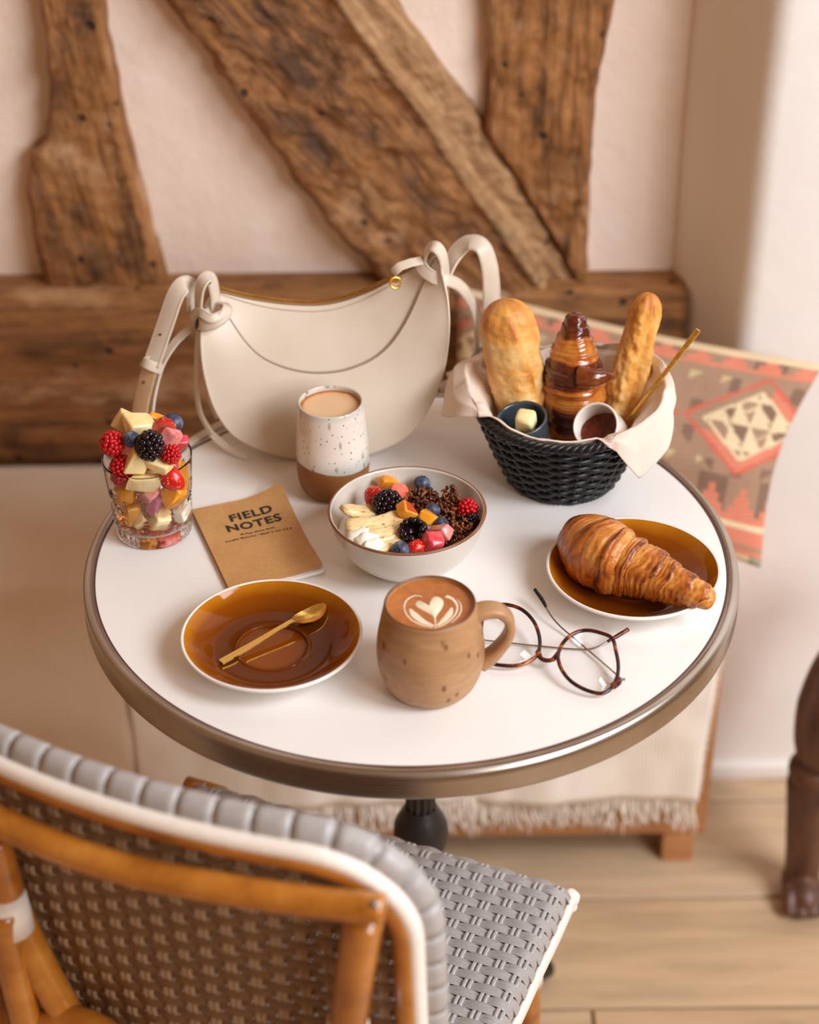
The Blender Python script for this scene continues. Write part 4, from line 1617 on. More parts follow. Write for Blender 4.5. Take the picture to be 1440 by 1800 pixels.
# ---------------------------------------------------------------- bowl
M_BOWL = plain('pale_stoneware', rgb(208, 200, 188), 0.22, 0.04, 25, coat=0.3)
BO = P(717, 984, z=T)
BOWL = Vector((BO.x, BO.y, T))
bowl = thing('bowl', 'pale grey stoneware bowl with a brown rim, filled with fruit and granola', 'bowl', BOWL)
BH, BR = 0.0555, 0.0715
bp = smooth_prof([(0.0001, 0.003), (0.028, 0.003), (0.030, 0.0), (0.036, 0.001), (0.047, 0.0085), (0.058, 0.020), (0.0655, 0.034), (0.0697, 0.047), (BR, BH)], 6)
ip = smooth_prof([(BR - 0.0032, BH), (0.0668, 0.047), (0.0625, 0.034), (0.054, 0.020), (0.042, 0.010), (0.020, 0.007), (0.0001, 0.007)], 6)
ob('body', lathe(bp + [(BR - 0.0008, BH + 0.001), (BR - 0.0022, BH + 0.001)] + ip, 96), M_BOWL, bowl)
ob('rim', lathe([(BR - 0.0001, BH - 0.0006), (BR + 0.0002, BH + 0.0002), (BR - 0.0007, BH + 0.0013), (BR - 0.0016, BH + 0.0014), (BR - 0.0022, BH + 0.0009)], 96), plain('bare_rim', rgb(132, 86, 58), 0.4, 0.25, 60), bowl)


def bz(px, py, z):
    return P(px, py, z=T + z)


# yoghurt under everything
yg = lathe([(0.0001, 0.036), (0.02, 0.0365), (0.045, 0.035), (0.0605, 0.0345), (0.0625, 0.0335)], 48)
yg = deform(yg, lambda p: p + Vector((0, 0, 0.0025 * noise.noise(p * 70))))
ob('yoghurt', yg, flesh('yoghurt_white', rgb(246, 236, 220), rgb(250, 244, 234), 0.35), label='white yoghurt under the fruit in the bowl', cat='yoghurt', loc=BOWL)
GB = 'blueberries on the granola bowl'
blueberry(bz(742, 850, .047), (-0.6, 0.3, 0), 1.1, 'blueberry behind the granola, against the far wall of the bowl', GB)
blueberry(bz(761, 897, .052), (-0.9, 0.9, 0), 0.95, 'blueberry in the middle of the granola', GB)
blueberry(bz(776, 922, .050), (0.4, 0.5, 0.4), 0.98, 'blueberry between the granola and the pink melon cubes', GB)
blueberry(bz(704, 967, .050), (0.9, -0.5, 0), 1.12, 'blueberry at the near rim of the bowl beside the banana', GB)
put('blackberry', ME_BLACK, bz(681, 883, .056), (0.5, 0.9, 0.3), 1.0, 'whole blackberry against the strawberries in the bowl', 'blackberry', 'blackberries on the granola bowl')
put('blackberry', ME_BLACKH, bz(726, 934, .056), (0.55, -0.15, 0), 1.0, 'hollow blackberry lying open in the middle of the bowl', 'blackberry', 'blackberries on the granola bowl')
put('blackberry', ME_BLACK, bz(829, 916, .043), (0.2, 0.2, 0), 0.62, 'small blackberry under the raspberry at the bowl wall', 'blackberry', 'blackberries on the granola bowl')
put('raspberry', ME_RASP, bz(822, 894, .049), (0.3, 0.2, 0), 0.88, 'raspberry by the bowl wall beyond the granola', 'raspberry')
strawberry_half('strawberry_half', bz(660, 874, .049), (0.4, 0.3, 2.4), 0.0125, 'strawberry half standing behind the whole blackberry in the bowl', 1)
strawberry_half('strawberry_half', bz(703, 871, .050), (-0.5, 0.5, 0.6), 0.0135, 'strawberry half between the blackberry and the granola', 2)
strawberry_half('strawberry_half', bz(731, 966, .046), (1.2, 0.2, 0.3), 0.0115, 'strawberry half at the near rim of the bowl under the melon', 3)
chunk('mango_cube', bz(684, 849, .050), (.020, .013, .012), (.3, .5, .3), M_MANGO, 'mango wedge at the far side of the bowl, above the strawberries', 'mango', 11)
chunk('peach_cube', bz(714, 897, .059), (.014, .012, .012), (.4, .7, .5), M_MANGO, 'yellow peach cube with red skin in the middle of the bowl', 'peach', 12, skin=M_PEEL)
chunk('mango_cube', bz(752, 911, .053), (.012, .014, .012), (.2, .6, 1.1), M_MANGO, 'mango cube between the hollow blackberry and a blueberry', 'mango', 13)
chunk('melon_cube', bz(759, 952, .053), (.017, .015, .015), (.5, .2, .5), M_MELON, 'dark pink melon cube at the near rim of the bowl', 'melon', 14)
chunk('melon_cube', bz(773, 934, .052), (.021, .012, .011), (.3, -.4, -.6), M_PINK, 'pale pink melon wedge beside the granola', 'melon', 15)
banana(bz(640, 900, .049), (0.3, 0.5, 0.95), .058, .018, M_PEAR, 'banana slice leaning on the bowl wall behind the others', 1, 'banana slices on the bowl')
banana(bz(664, 921, .053), (0.3, 0.15, 0.52), .060, .019, M_PEAR, 'banana slice below the whole blackberry in the bowl', 2, 'banana slices on the bowl')
banana(bz(684, 938, .051), (0.25, 0.1, 0.58), .054, .018, M_PEAR, 'banana slice tucked against the hollow blackberry', 3, 'banana slices on the bowl')
banana(bz(678, 957, .048), (0.15, 0.0, 0.5), .046, .018, M_PEAR, 'banana slice lowest at the near rim of the bowl', 4, 'banana slices on the bowl')
for q, (px, py, s, lb) in enumerate(((622, 932, .010, 'white curd at the bowl wall beside the banana'), (632, 942, .012, 'largest white curd among those at the near rim of the bowl'), (644, 951, .011, 'white curd with a yellow tinge in the curd heap'), (655, 957, .010, 'white curd nearest the lowest banana slice'))):
    g = jig(xf(ico(3), trs(sc=(s, s * .8, s * .7))), 0.0035, 130, q * 3.0)
    ob('curd', g, M_CURD, label=lb, cat='curd', group='white curds in the bowl', loc=bz(px, py, .053))
# granola: nobody could count the flakes
k = NT('toasted_oat')
f = k.noise(k.coord('Object'), 140, 3, 0.6)
k.color(k.ramp(f, [(0.35, rgb(46, 20, 10)), (0.5, rgb(98, 46, 18)), (0.68, rgb(168, 100, 46))]))
k.set(Roughness=0.35)
gs = []
r_ = random.Random(5)
for cx, cy, cz, sx, sz, n_ in ((745, 880, .043, .019, .010, 230), (765, 892, .043, .014, .010, 120), (792, 880, .050, .009, .016, 150), (786, 905, .044, .014, .011, 190), (806, 930, .041, .016, .009, 220), (790, 948, .039, .014, .008, 140), (815, 912, .040, .012, .008, 90)):
    c = bz(cx, cy, cz) - BOWL
    for q in range(n_):
        d = Vector([r_.gauss(0, 1) for _ in range(3)])
        d = d.normalized() * r_.random() ** 0.4
        p = c + Vector((d.x * sx, d.y * sx, d.z * sz))
        if math.hypot(p.x, p.y) > 0.060:
            p = Vector((p.x * .058 / math.hypot(p.x, p.y), p.y * .058 / math.hypot(p.x, p.y), p.z))
        gs.append(xf(ico(1), trs(p, (r_.uniform(0, 6), r_.uniform(0, 6), r_.uniform(0, 6)), (r_.uniform(.0022, .0042), r_.uniform(.0014, .0024), r_.uniform(.0007, .0015)))))
ob('granola', merge(*gs), k.m, label='dark toasted granola heaped on one side of the bowl', cat='granola', kind='stuff', loc=BOWL)

# ---------------------------------------------------------------- cut-glass tumbler of fruit
k = NT('clear_glass')
k.set(Roughness=0.0, IOR=1.30)
k.b.inputs['Transmission Weight'].default_value = 1.0
k.b.inputs['Base Color'].default_value = (0.99, 0.985, 0.98, 1)
M_GLASS = k.m
gb = P(272, 931, z=T)
GL = Vector((gb.x, gb.y, T))
GHH, GR0, GR1 = 0.0835, 0.0352, 0.0415
tg = thing('tumbler_glass', 'cut-glass tumbler with flower motifs, heaped with fruit salad', 'glass', GL)
zs = np.linspace(0.002, GHH, 90)
op = [(0.0001, 0.0008), (0.028, 0.0008), (0.0325, 0.0), (0.0345, 0.0012)] + [(GR0 + (GR1 - GR0) * (z / GHH), z) for z in zs] + [(GR1 - 0.0003, GHH + 0.0004), (GR1 - 0.0008, GHH + 0.0005), (GR1 - 0.0012, GHH - 0.0002)]
n_out = len(op)
op += [(GR0 + (GR1 - GR0) * (z / GHH) - 0.0013 - 0.0018 * (1 - z / GHH), z) for z in np.linspace(GHH - 0.003, 0.014, 16)] + [(0.028, 0.0115), (0.0001, 0.0110)]


def glassfr(r, z, a, j):
    if j >= n_out - 3 or z < 0.0015:
        return r, z
    d = 0.0
    if z < 0.022:
        d -= 0.0013 * abs(math.cos(14 * a)) * math.sin(PI * min(1, z / 0.022))
    for q in range(6):
        for (zc, off, R_) in ((0.030, 0.0, 0.0155), (0.050, 0.5, 0.0140)):
            ac = 2 * PI * (q + off) / 6 + 0.3
            da = (a - ac + PI) % (2 * PI) - PI
            u, w = da * r, z - zc
            rr = math.hypot(u, w)
            if rr < R_:
                ph = math.atan2(w, u)
                d -= 0.0015 * (0.5 + 0.5 * math.cos(12 * ph)) * math.sin(PI * min(1, rr / R_)) ** 0.7
    return r + d, z


ob('glass', lathe(op, 220, glassfr), M_GLASS, tg)
k = NT('amber_syrup')
k.set(Roughness=0.0, IOR=1.33)
k.b.inputs['Transmission Weight'].default_value = 1.0
k.b.inputs['Base Color'].default_value = rgb(226, 140, 60)
ob('syrup', fixn(lathe([(0.0001, 0.0112), (0.0285, 0.0118), (0.0316, 0.0142), (0.0322, 0.0215), (0.0001, 0.0215)], 48)), k.m, label='amber syrup in the bottom of the cut-glass tumbler', cat='syrup', loc=GL)


def gy(px, py, y):
    return P(px, py, Y=GL.y + y)


GG = 'fruit pieces inside the cut glass'
# heaped above the rim
chunk('apple_chunk', gy(221, 739, .010), (.018, .016, .020), (.3, .6, .2), M_APPLE, 'pale apple slice at the very top of the fruit glass', 'apple', 21)
chunk('apple_chunk', gy(242, 747, -.006), (.026, .015, .016), (.2, .25, .35), M_APPLE, 'big yellow apple chunk crowning the fruit glass', 'apple', 22)
chunk('peach_chunk', gy(270, 741, .012), (.016, .010, .016), (.4, .7, .4), M_MANGO, 'orange peach slice behind the apple on the fruit glass', 'peach', 23)
blueberry(gy(304, 743, .008), (-.7, .7, 0), 1.32, 'large blueberry on top of the fruit glass by the melon', 'blueberries on the fruit glass')
blueberry(gy(231, 772, -.026), (1.2, -.5, 0), 1.05, 'blueberry between the raspberry and the blackberry on the glass', 'blueberries on the fruit glass')
put('raspberry', ME_RASP, gy(197, 779, -.020), (0.9, -.3, .2), 1.04, 'large raspberry hanging over the rim of the fruit glass', 'raspberry', 'raspberries on the fruit glass')
put('blackberry', ME_BLACK, gy(264, 782, -.034), (0.35, .25, .2), 1.08, 'blackberry standing at the front of the fruit glass', 'blackberry')
strawberry_half('strawberry_half', gy(287, 757, -.006), (.5, .6, .4), .0135, 'strawberry half beside the large blueberry on the fruit glass', 5)
chunk('melon_chunk', gy(301, 772, -.016), (.016, .014, .014), (.3, .5, .9), M_PINK, 'pale pink melon cube on the fruit glass under the blueberry', 'melon', 24)
chunk('melon_chunk', gy(316, 779, -.004), (.013, .012, .013), (.6, .2, .4), M_MELON, 'dark pink melon cube at the side of the fruit glass', 'melon', 25)
put('raspberry', ME_RASP, gy(300, 798, -.026), (1.2, .5, .2), .86, 'raspberry below the melon cubes in the fruit glass', 'raspberry', 'raspberries on the fruit glass')
chunk('apple_chunk', gy(239, 808, -.028), (.018, .012, .024), (.2, .5, .3), M_APPLE, 'upright apple chunk below the blackberry in the glass', 'apple', 26)
chunk('apple_chunk', gy(281, 821, -.029), (.024, .012, .012), (.2, .35, -.3), M_APPLE, 'flat apple wedge just under the rim of the fruit glass', 'apple', 27)
put('raspberry', ME_RASP, gy(214, 818, -.024), (.4, .5, .2), .92, 'raspberry just under the rim, beside the upright apple', 'raspberry', 'raspberries on the fruit glass')
put('raspberry', ME_RASP, gy(214, 836, -.022), (1.4, .5, .2), .86, 'raspberry in the glass beneath another raspberry', 'raspberry', 'raspberries on the fruit glass')
chunk('peach_chunk', gy(255, 845, -.028), (.028, .012, .013), (.2, .2, .2), M_APPLE, 'long pale peach wedge across the middle of the glass', 'peach', 28)
strawberry_half('strawberry_half', gy(303, 840, -.026), (.2, 1.0, 2.9), .0140, 'strawberry half showing its cut face through the glass', 6)
# packed below, seen through the cut glass
for q, (px, py, y, s, m_, nm, lb) in enumerate((
        (222, 868, -.020, .018, M_MANGO, 'mango_chunk', 'mango chunk behind the upper flower cut at the side'), (306, 866, -.018, .022, M_MANGO, 'mango_chunk', 'mango chunk under the strawberry half in the glass'),
        (262, 868, -.026, .015, M_PINK, 'melon_chunk', 'pink melon chunk in the middle of the glass'), (272, 886, -.024, .018, flesh('plum', rgb(176, 84, 110), rgb(206, 132, 146)), 'plum_chunk', 'mauve plum chunk in the middle of the glass'),
        (235, 902, -.022, .017, M_MANGO, 'mango_chunk', 'mango chunk above the syrup'), (278, 913, -.026, .021, M_APPLE, 'apple_chunk', 'apple chunk behind the lower flower cut'),
        (246, 914, -.024, .016, M_APPLE, 'apple_chunk', 'apple chunk low in the glass beside the mango'), (318, 900, -.012, .016, M_CURD, 'apple_chunk', 'white apple chunk against the side of the glass'),
        (262, 936, -.014, .017, M_MANGO, 'mango_chunk', 'orange mango chunk lying in the syrup'), (292, 934, -.010, .016, M_PEEL, 'peach_chunk', 'red-skinned peach chunk lying in the syrup'),
        (318, 836, .004, .020, M_MANGO, 'mango_chunk', 'mango chunk at the side below the rim'), (214, 852, .004, .014, M_PINK, 'melon_chunk', 'pink chunk at the side of the glass below the raspberries'),
        (228, 940, .000, .016, M_MANGO, 'mango_chunk', 'mango chunk at the side in the syrup'))):
    chunk(nm, gy(px, py, y), (s, s * .8, s * .85), (q * .7, q * .4, q * 1.1), m_, lb, nm.split('_')[0], 40 + q, GG)
for q, (dx, dy, z) in enumerate(((0, .004, .035), (.012, .016, .05), (-.014, .014, .045), (.004, .018, .065), (-.012, .006, .072), (.014, .004, .078), (0, -.006, .060), (.0, .0, .082), (-.016, .012, .086), (.013, .016, .084))):
    nm = ('apple', 'mango', 'melon')[q % 3]
    chunk(nm + '_chunk', GL + Vector((dx, dy, z)), (.021, .019, .019), (q, q * .6, q * .3), (M_APPLE, M_MANGO, M_PINK)[q % 3], ('pale apple', 'orange mango', 'pink melon')[q % 3] + ' chunk packed in the core of the tumbler behind the outer pieces', nm, 70 + q, nm + ' pieces in the core of the glass')


# ---------------------------------------------------------------- croissants
def bake_mat(name, gold, brown, dark, attr='bake', rough=0.35, flake=140, coat=0.0, lines=0.0):
    k = NT(name)
    a = k.sep(k.attr(attr))[0]
    v = k.coord('Object')
    n1 = k.noise(v, flake, 5, 0.65)
    n2 = k.noise(v, 38, 4, 0.6)
    ph = k.sep(k.attr(attr))[2]
    fl = k.math('SINE', k.math('ADD', k.math('MULTIPLY', ph, lines), k.math('MULTIPLY', n2, 26.0)))
    fl = k.math('MULTIPLY', k.math('MULTIPLY', fl, n1), 0.10 if lines else 0.0)
    x = k.math('ADD', k.math('ADD', k.math('MULTIPLY', a, 0.50), fl), k.math('ADD', k.math('MULTIPLY', n1, 0.34), k.math('MULTIPLY', n2, 0.46)))
    k.color(k.ramp(x, [(0.28, gold), (0.56, brown), (0.84, dark)]))
    k.set(Roughness=rough)
    k.b.inputs['Coat Weight'].default_value = coat
    k.b.inputs['Coat Roughness'].default_value = 0.1
    k.bump(k.math('ADD', k.math('ADD', n1, k.math('MULTIPLY', n2, 0.5)), k.math('MULTIPLY', fl, 1.5)), 0.5, 0.0018)
    return k.m


def croissant(name, pts, rad, wraps, mat, label, flat=0.0, seed=0.0, N=230, M=84, step=0.15, lean=0.3, colour=None, parent=None):
    c = resample(smooth_prof([tuple(p) for p in pts], 12), N)
    rr = np.interp(np.linspace(0, 1, N), np.linspace(0, 1, len(rad)), rad)
    rr = np.convolve(np.pad(rr, 8, mode='edge'), np.ones(17) / 17, mode='valid')
    V, col_ = [], []
    up = Vector((0.2, -0.5, 0.84))
    mid = len(wraps) // 2
    edges = np.array(wraps)
    for j in range(N):
        t = (Vector(c[min(j + 1, N - 1)]) - Vector(c[max(j - 1, 0)])).normalized()
        s1 = t.cross(up).normalized()
        s2 = s1.cross(t)
        tt = j / (N - 1)
        endf = min(1, max(0.05, math.sqrt(max(0, 1 - (1 - min(tt, 1 - tt) / 0.035) ** 2)) if min(tt, 1 - tt) < 0.035 else 1))
        for i in range(M):
            a = 2 * PI * i / M
            ph = tt + lean * 0.08 * math.sin(a + seed) + 0.022 * noise.noise(Vector((math.cos(a) * 1.6, math.sin(a) * 1.6, tt * 6 + seed)))
            # layers step down from the belly to both tips
            if ph < 0.5:
                lo = edges[edges <= 0.5]
                k_ = np.searchsorted(lo, ph)
                e0 = lo[k_ - 1] if k_ > 0 else -0.05
                e1 = lo[k_] if k_ < len(lo) else 0.5
                fr_ = (ph - e0) / max(1e-4, e1 - e0)
            else:
                hi = edges[edges > 0.5]
                k_ = np.searchsorted(hi, ph)
                e0 = hi[k_ - 1] if k_ > 0 else 0.5
                e1 = hi[k_] if k_ < len(hi) else 1.05
                fr_ = 1 - (ph - e0) / max(1e-4, e1 - e0)
            # fr_: 0 at the exposed edge of a layer, 1 where it dives under the next
            bulge = step * (1 - fr_) ** 0.55 * (1 if fr_ > 0.03 else fr_ / 0.03)
            lam = 0.018 * math.sin(fr_ * 2 * PI * 3.2 + seed) * (1 - fr_) + 0.022 * noise.noise(Vector((math.cos(a) * 1.2, math.sin(a) * 1.2, ph * 90 + seed)))
            lump = 0.05 * noise.noise(Vector((math.cos(a) * 1.3, math.sin(a) * 1.3, tt * 6 + seed)))
            r = rr[j] * endf * (0.92 + bulge + lam + lump)
            off = s1 * (math.cos(a) * r) + s2 * (math.sin(a) * r)
            if flat and off.z < -flat * rr[j]:
                off.z = -flat * rr[j] + (off.z + flat * rr[j]) * 0.15
            V.append(tuple(Vector(c[j]) + off))
            b = (1 - fr_) ** 1.5 * 0.75 + 0.35 * noise.noise(Vector((math.cos(a) * 2.5, math.sin(a) * 2.5, tt * 18 + seed))) + 0.30 * noise.noise(Vector((a * 1.1, tt * 80, seed + 4)))
            col_.append((max(0, min(1, b)), fr_, ph))
    Fc = []
    for j in range(N - 1):
        for i in range(M):
            Fc.append((j * M + i, j * M + (i + 1) % M, (j + 1) * M + (i + 1) % M, (j + 1) * M + i))
    Fc += [tuple(range(M))[::-1], tuple((N - 1) * M + i for i in range(M))]
    o = ob(name, (V, Fc), mat, label=label, cat='croissant' if parent is None else None, parent=parent)
    cc = np.array(col_)
    if colour is not None:
        cc[:, 0] = [colour(*q) for q in col_]
    colattr(o, 'bake', cc)
    return o


M_CROI = bake_mat('butter_crust', rgb(226, 162, 80), rgb(184, 102, 34), rgb(92, 38, 10), rough=0.32, lines=210.0)
cpx = [(1010, 928, .020, 14), (1032, 954, .028, 44), (1074, 984, .033, 62), (1126, 1002, .034, 62), (1176, 1024, .034, 51), (1216, 1040, .034, 40), (1242, 1050, .033, 29), (1258, 1055, .032, 18)]
croissant('croissant', [P(x, y, z=T + z) for x, y, z, r in cpx], [max(6, r) / 1960 for *_, r in cpx], [0.06, 0.15, 0.31, 0.44, 0.555, 0.685, 0.76, 0.87, 0.945], M_CROI,
          'plain golden croissant lying on the amber saucer', flat=0.72, seed=3.0)
# ================================================================== bread basket
bb_ = P(987, 837, z=T)
BK = Vector((bb_.x, bb_.y, T))
KH, KR0, KR1 = 0.083, 0.048, 0.0835
M_WICK = plain('black_wicker', rgb(16, 15, 15), 0.42, 0.15, 150)
bk_ = thing('bread_basket', 'round black wicker bread basket lined with a napkin', 'basket', BK)
kr = lambda z: KR0 + (KR1 - KR0) * (max(0, z) / KH) ** 0.85
NS = 26
rows = 15
for j in range(rows):
    z = 0.004 + (KH - 0.010) * j / (rows - 1)
    pth = []
    for i in range(NS * 6):
        a = 2 * PI * i / (NS * 6)
        r = kr(z) + 0.0022 * math.cos(NS / 2 * a + PI * j)
        pth.append((r * math.cos(a), r * math.sin(a), z + 0.0004 * math.sin(5 * a + j)))
    ob('weaver', sweep(pth, circ(0.0029, 8, 0.0024), up=(0, 0, 1), closed=True), M_WICK, bk_)
for i in range(NS):
    a = 2 * PI * i / NS
    ob('stake', tube([(kr(z) * math.cos(a), kr(z) * math.sin(a), z) for z in np.linspace(0.001, KH, 10)], 0.0021, 7), M_WICK, bk_)
for q in range(3):
    for (zc, rc, am) in ((KH, KR1, 0.0030), (0.0036, KR0 + 0.001, 0.0024)):
        pth = []
        for i in range(240):
            a = 2 * PI * i / 240
            ph = 24 * a + q * 2 * PI / 3
            r = rc + am * math.cos(ph)
            pth.append((r * math.cos(a), r * math.sin(a), zc + am * 0.8 * math.sin(ph)))
        ob('rim_braid' if zc > 0.01 else 'foot_braid', sweep(pth, circ(0.0026, 7), up=(0, 0, 1), closed=True), M_WICK, bk_)
ob('base', lathe([(0.0001, 0.0040), (KR0, 0.0040), (KR0, 0.0015), (0.0001, 0.0015)], 40), M_WICK, bk_)

# ---- napkin
tab = {-180: (.010, .022, .032, -.012), -166: (.005, .016, .016, .004), -154: (-.004, .006, -.004, .006), -136: (-.008, .004, -.010, .005), -120: (-.008, .003, -.010, .003), -90: (-.008, .003, -.010, .004), -72: (-.006, .005, -.006, .006), -63: (.003, .005, .006, -.004),
       -48: (.006, .007, .013, -.040), -30: (.010, .012, .020, -.020), -10: (.011, .024, .017, .014), 10: (.008, .026, .010, .030), 35: (.003, .022, .004, .032), 60: (-.002, .012, -.002, .022), 100: (-.003, .010, -.003, .018),
       140: (.002, .018, .004, .026), 165: (.010, .026, .026, .010), 180: (.010, .022, .032, -.012)}
ks = sorted(tab)
NA, NR = 200, 40


def napfn(i, j):
    deg = -180 + 360 * i / NA
    vals = [np.interp(deg, ks, [tab[q][c] for q in ks]) for c in range(4)]
    pr_, pz_, er, ez = vals
    a = math.radians(deg)
    ctrl = [(0.004, 0.012), (0.030, 0.010), (kr(0.02) - 0.008, 0.020), (kr(0.05) - 0.008, 0.050), (KR1 - 0.0095, KH - 0.001), (KR1 + pr_ - 0.001, KH + pz_ * 0.8 + 0.0005 + 0.008 * max(0.0, min(1.0, (pr_ + 0.001) / 0.003))), (KR1 + (pr_ + er) / 2 + 0.003, KH + (pz_ * 1.1 + ez) / 2 + 0.0055 * max(0.0, min(1.0, (pr_ + 0.001) / 0.003))), (KR1 + er + 0.002, KH + ez)]
    t = j / (NR - 1) * (len(ctrl) - 1)
    k_ = min(int(t), len(ctrl) - 2)
    f_ = t - k_
    f_ = f_ * f_ * (3 - 2 * f_) * 0.5 + f_ * 0.5
    r = ctrl[k_][0] + (ctrl[k_ + 1][0] - ctrl[k_][0]) * f_
    z = ctrl[k_][1] + (ctrl[k_ + 1][1] - ctrl[k_][1]) * f_
    s_ = j / (NR - 1)
    fold = noise.noise(Vector((math.cos(a) * 2.6, math.sin(a) * 2.6, s_ * 1.5))) * 0.006 * s_ + 0.0022 * math.sin(deg * 0.16) * s_
    if s_ > 0.55 and (r > KR1):
        r = max(r, KR1 + 0.0055) + abs(fold) * 0.7
        return (r * math.cos(a), r * math.sin(a), z + fold * 0.6)
    r = r - abs(fold) * 0.8
    return (r * math.cos(a), r * math.sin(a), z + fold * 0.3)


M_NAP = fabric('paper_napkin', rgb(226, 206, 188), rgb(236, 218, 202), scale=900, bump=0.25)
ob('napkin', solidify(grid(NA, NR, napfn, closeu=True), 0.0007), M_NAP, label='beige paper napkin lining the bread basket, corners hanging out', cat='napkin', loc=BK)

# ---- breads
def loaf(name, pts, rad, mat, label, flat=1.0, seed=0.0, N=120, M=64, rough_=0.05, groove=None):
    c = resample(smooth_prof([tuple(p) for p in pts], 10), N)
    rr = np.interp(np.linspace(0, 1, N), np.linspace(0, 1, len(rad)), rad)
    V, col_ = [], []
    up = Vector((0, -1, 0.15))
    for j in range(N):
        t = (Vector(c[min(j + 1, N - 1)]) - Vector(c[max(j - 1, 0)])).normalized()
        s1 = t.cross(up).normalized()
        s2 = s1.cross(t)
        tt = j / (N - 1)
        e = 1 - tt
        endf = math.sqrt(max(0.0, 1 - (1 - e / 0.16) ** 2)) if e < 0.16 else 1
        for i in range(M):
            a = 2 * PI * i / M
            q = Vector((math.cos(a) * 1.4, math.sin(a) * 1.4, tt * 4 + seed))
            r = rr[j] * max(0.03, endf) * (1 + rough_ * 1.6 * noise.noise(q) + rough_ * noise.noise(q * 4) + rough_ * 0.6 * noise.noise(q * 11))
            b = 0.0
            if groove:
                dr, b = groove(tt, a)
                r *= 1 + dr
            V.append(tuple(Vector(c[j]) + s1 * (math.cos(a) * r) + s2 * (math.sin(a) * r * flat)))
            b += 0.55 * max(0, tt - 0.72) / 0.28 + 0.45 * noise.noise(q * 1.3 + Vector((3, 1, 0))) + 0.1
            col_.append((max(0, min(1, b)), tt, 0))
    Fc = []
    for j in range(N - 1):
        for i in range(M):
            Fc.append((j * M + i, j * M + (i + 1) % M, (j + 1) * M + (i + 1) % M, (j + 1) * M + i))
    Fc += [tuple(range(M))[::-1], tuple((N - 1) * M + i for i in range(M))]
    o = ob(name, (V, Fc), mat, label=label, cat='baguette')
    colattr(o, 'bake', np.array(col_))
    return o


M_BAG1 = bake_mat('baguette_crust', rgb(240, 206, 142), rgb(222, 160, 78), rgb(184, 106, 40), rough=0.5, flake=90)
M_BAG2 = bake_mat('baguette_crust_torn', rgb(240, 202, 130), rgb(222, 156, 68), rgb(182, 104, 34), rough=0.5, flake=160)


def g1(tt, a):
    # one long slash down the front right, its lip browned
    ac = PI * 0.5 - 0.75 + 0.9 * (tt - 0.5)
    d = (a - ac + PI) % (2 * PI) - PI
    w = 1 if 0.12 < tt < 0.92 else 0
    return (-0.10 * math.exp(-(d / 0.18) ** 2) + 0.06 * math.exp(-((d - 0.32) / 0.14) ** 2)) * w, (0.5 * math.exp(-((d - 0.28) / 0.12) ** 2)) * w


def g2(tt, a):
    d = (a - PI * 0.62 + PI) % (2 * PI) - PI
    d2 = (a - PI * 0.40 + PI) % (2 * PI) - PI
    n_ = noise.noise(Vector((tt * 16, a * 2, 7)))
    return -0.14 * math.exp(-(d2 / 0.25) ** 2) + 0.12 * math.exp(-(d / 0.3) ** 2) * (0.7 + n_) + 0.05 * n_, 0.35 * math.exp(-(d2 / 0.3) ** 2)


loaf('baguette', [P(926, 760, Y=.138), P(917, 700, Y=.142), P(900, 620, Y=.148), P(884, 526, Y=.158)], [.019, .0245, .0275, .0268, .0240], M_BAG1, 'smooth pale baguette end with one slash, leaning out of the basket', seed=1.0, groove=g1)
loaf('baguette', [P(1084, 775, Y=.140), P(1094, 715, Y=.150), P(1114, 630, Y=.158), P(1142, 514, Y=.168)], [.020, .0200, .0175, .0160, .0155], M_BAG2, 'narrow torn baguette piece with a ragged side, beside the glazed croissant', seed=5.0, groove=g2, rough_=0.09)


def choc(b, fr_, ph):
    # lacquered chocolate bands alternating with bare dough
    w = max(0.0, min(1.0, (math.sin(ph * 2 * PI * 3.3 + 0.9) + 0.30) / 0.45))
    return 0.05 + 0.25 * b + 0.75 * w * w * (3 - 2 * w)


M_CHOC = bake_mat('glazed_crust', rgb(220, 146, 62), rgb(156, 76, 22), rgb(78, 22, 6), rough=0.14, flake=90, coat=0.8)
gc = thing('glazed_croissant', 'glossy chocolate-striped croissant standing tip up in the basket', 'croissant')
croissant('dough', [P(1018, 800, Y=.130), P(1014, 740, Y=.134), P(1010, 690, Y=.138), P(1008, 640, Y=.142), P(1010, 590, Y=.147), P(1013, 549, Y=.152)], [.024, .028, .0305, .029, .0185, .0075],
          [0.10, 0.30, 0.54, 0.66, 0.77, 0.85, 0.92, 0.97], M_CHOC, None, seed=6.0, step=0.13, lean=0.25, colour=choc, parent=gc)
tl = tube([P(1016, 662, Y=.118), P(1042, 664, Y=.115), P(1062, 661, Y=.117), P(1080, 662, Y=.122)], [.011, .0095, .0065, .0025], 20, sm=6)
tl = ob('folded_tip', jig(tl, 0.0008, 150, 1), M_CHOC, gc)
colattr(tl, 'bake', np.tile([[0.75, 0.5, 0.5]], (len(tl.data.vertices), 1)))

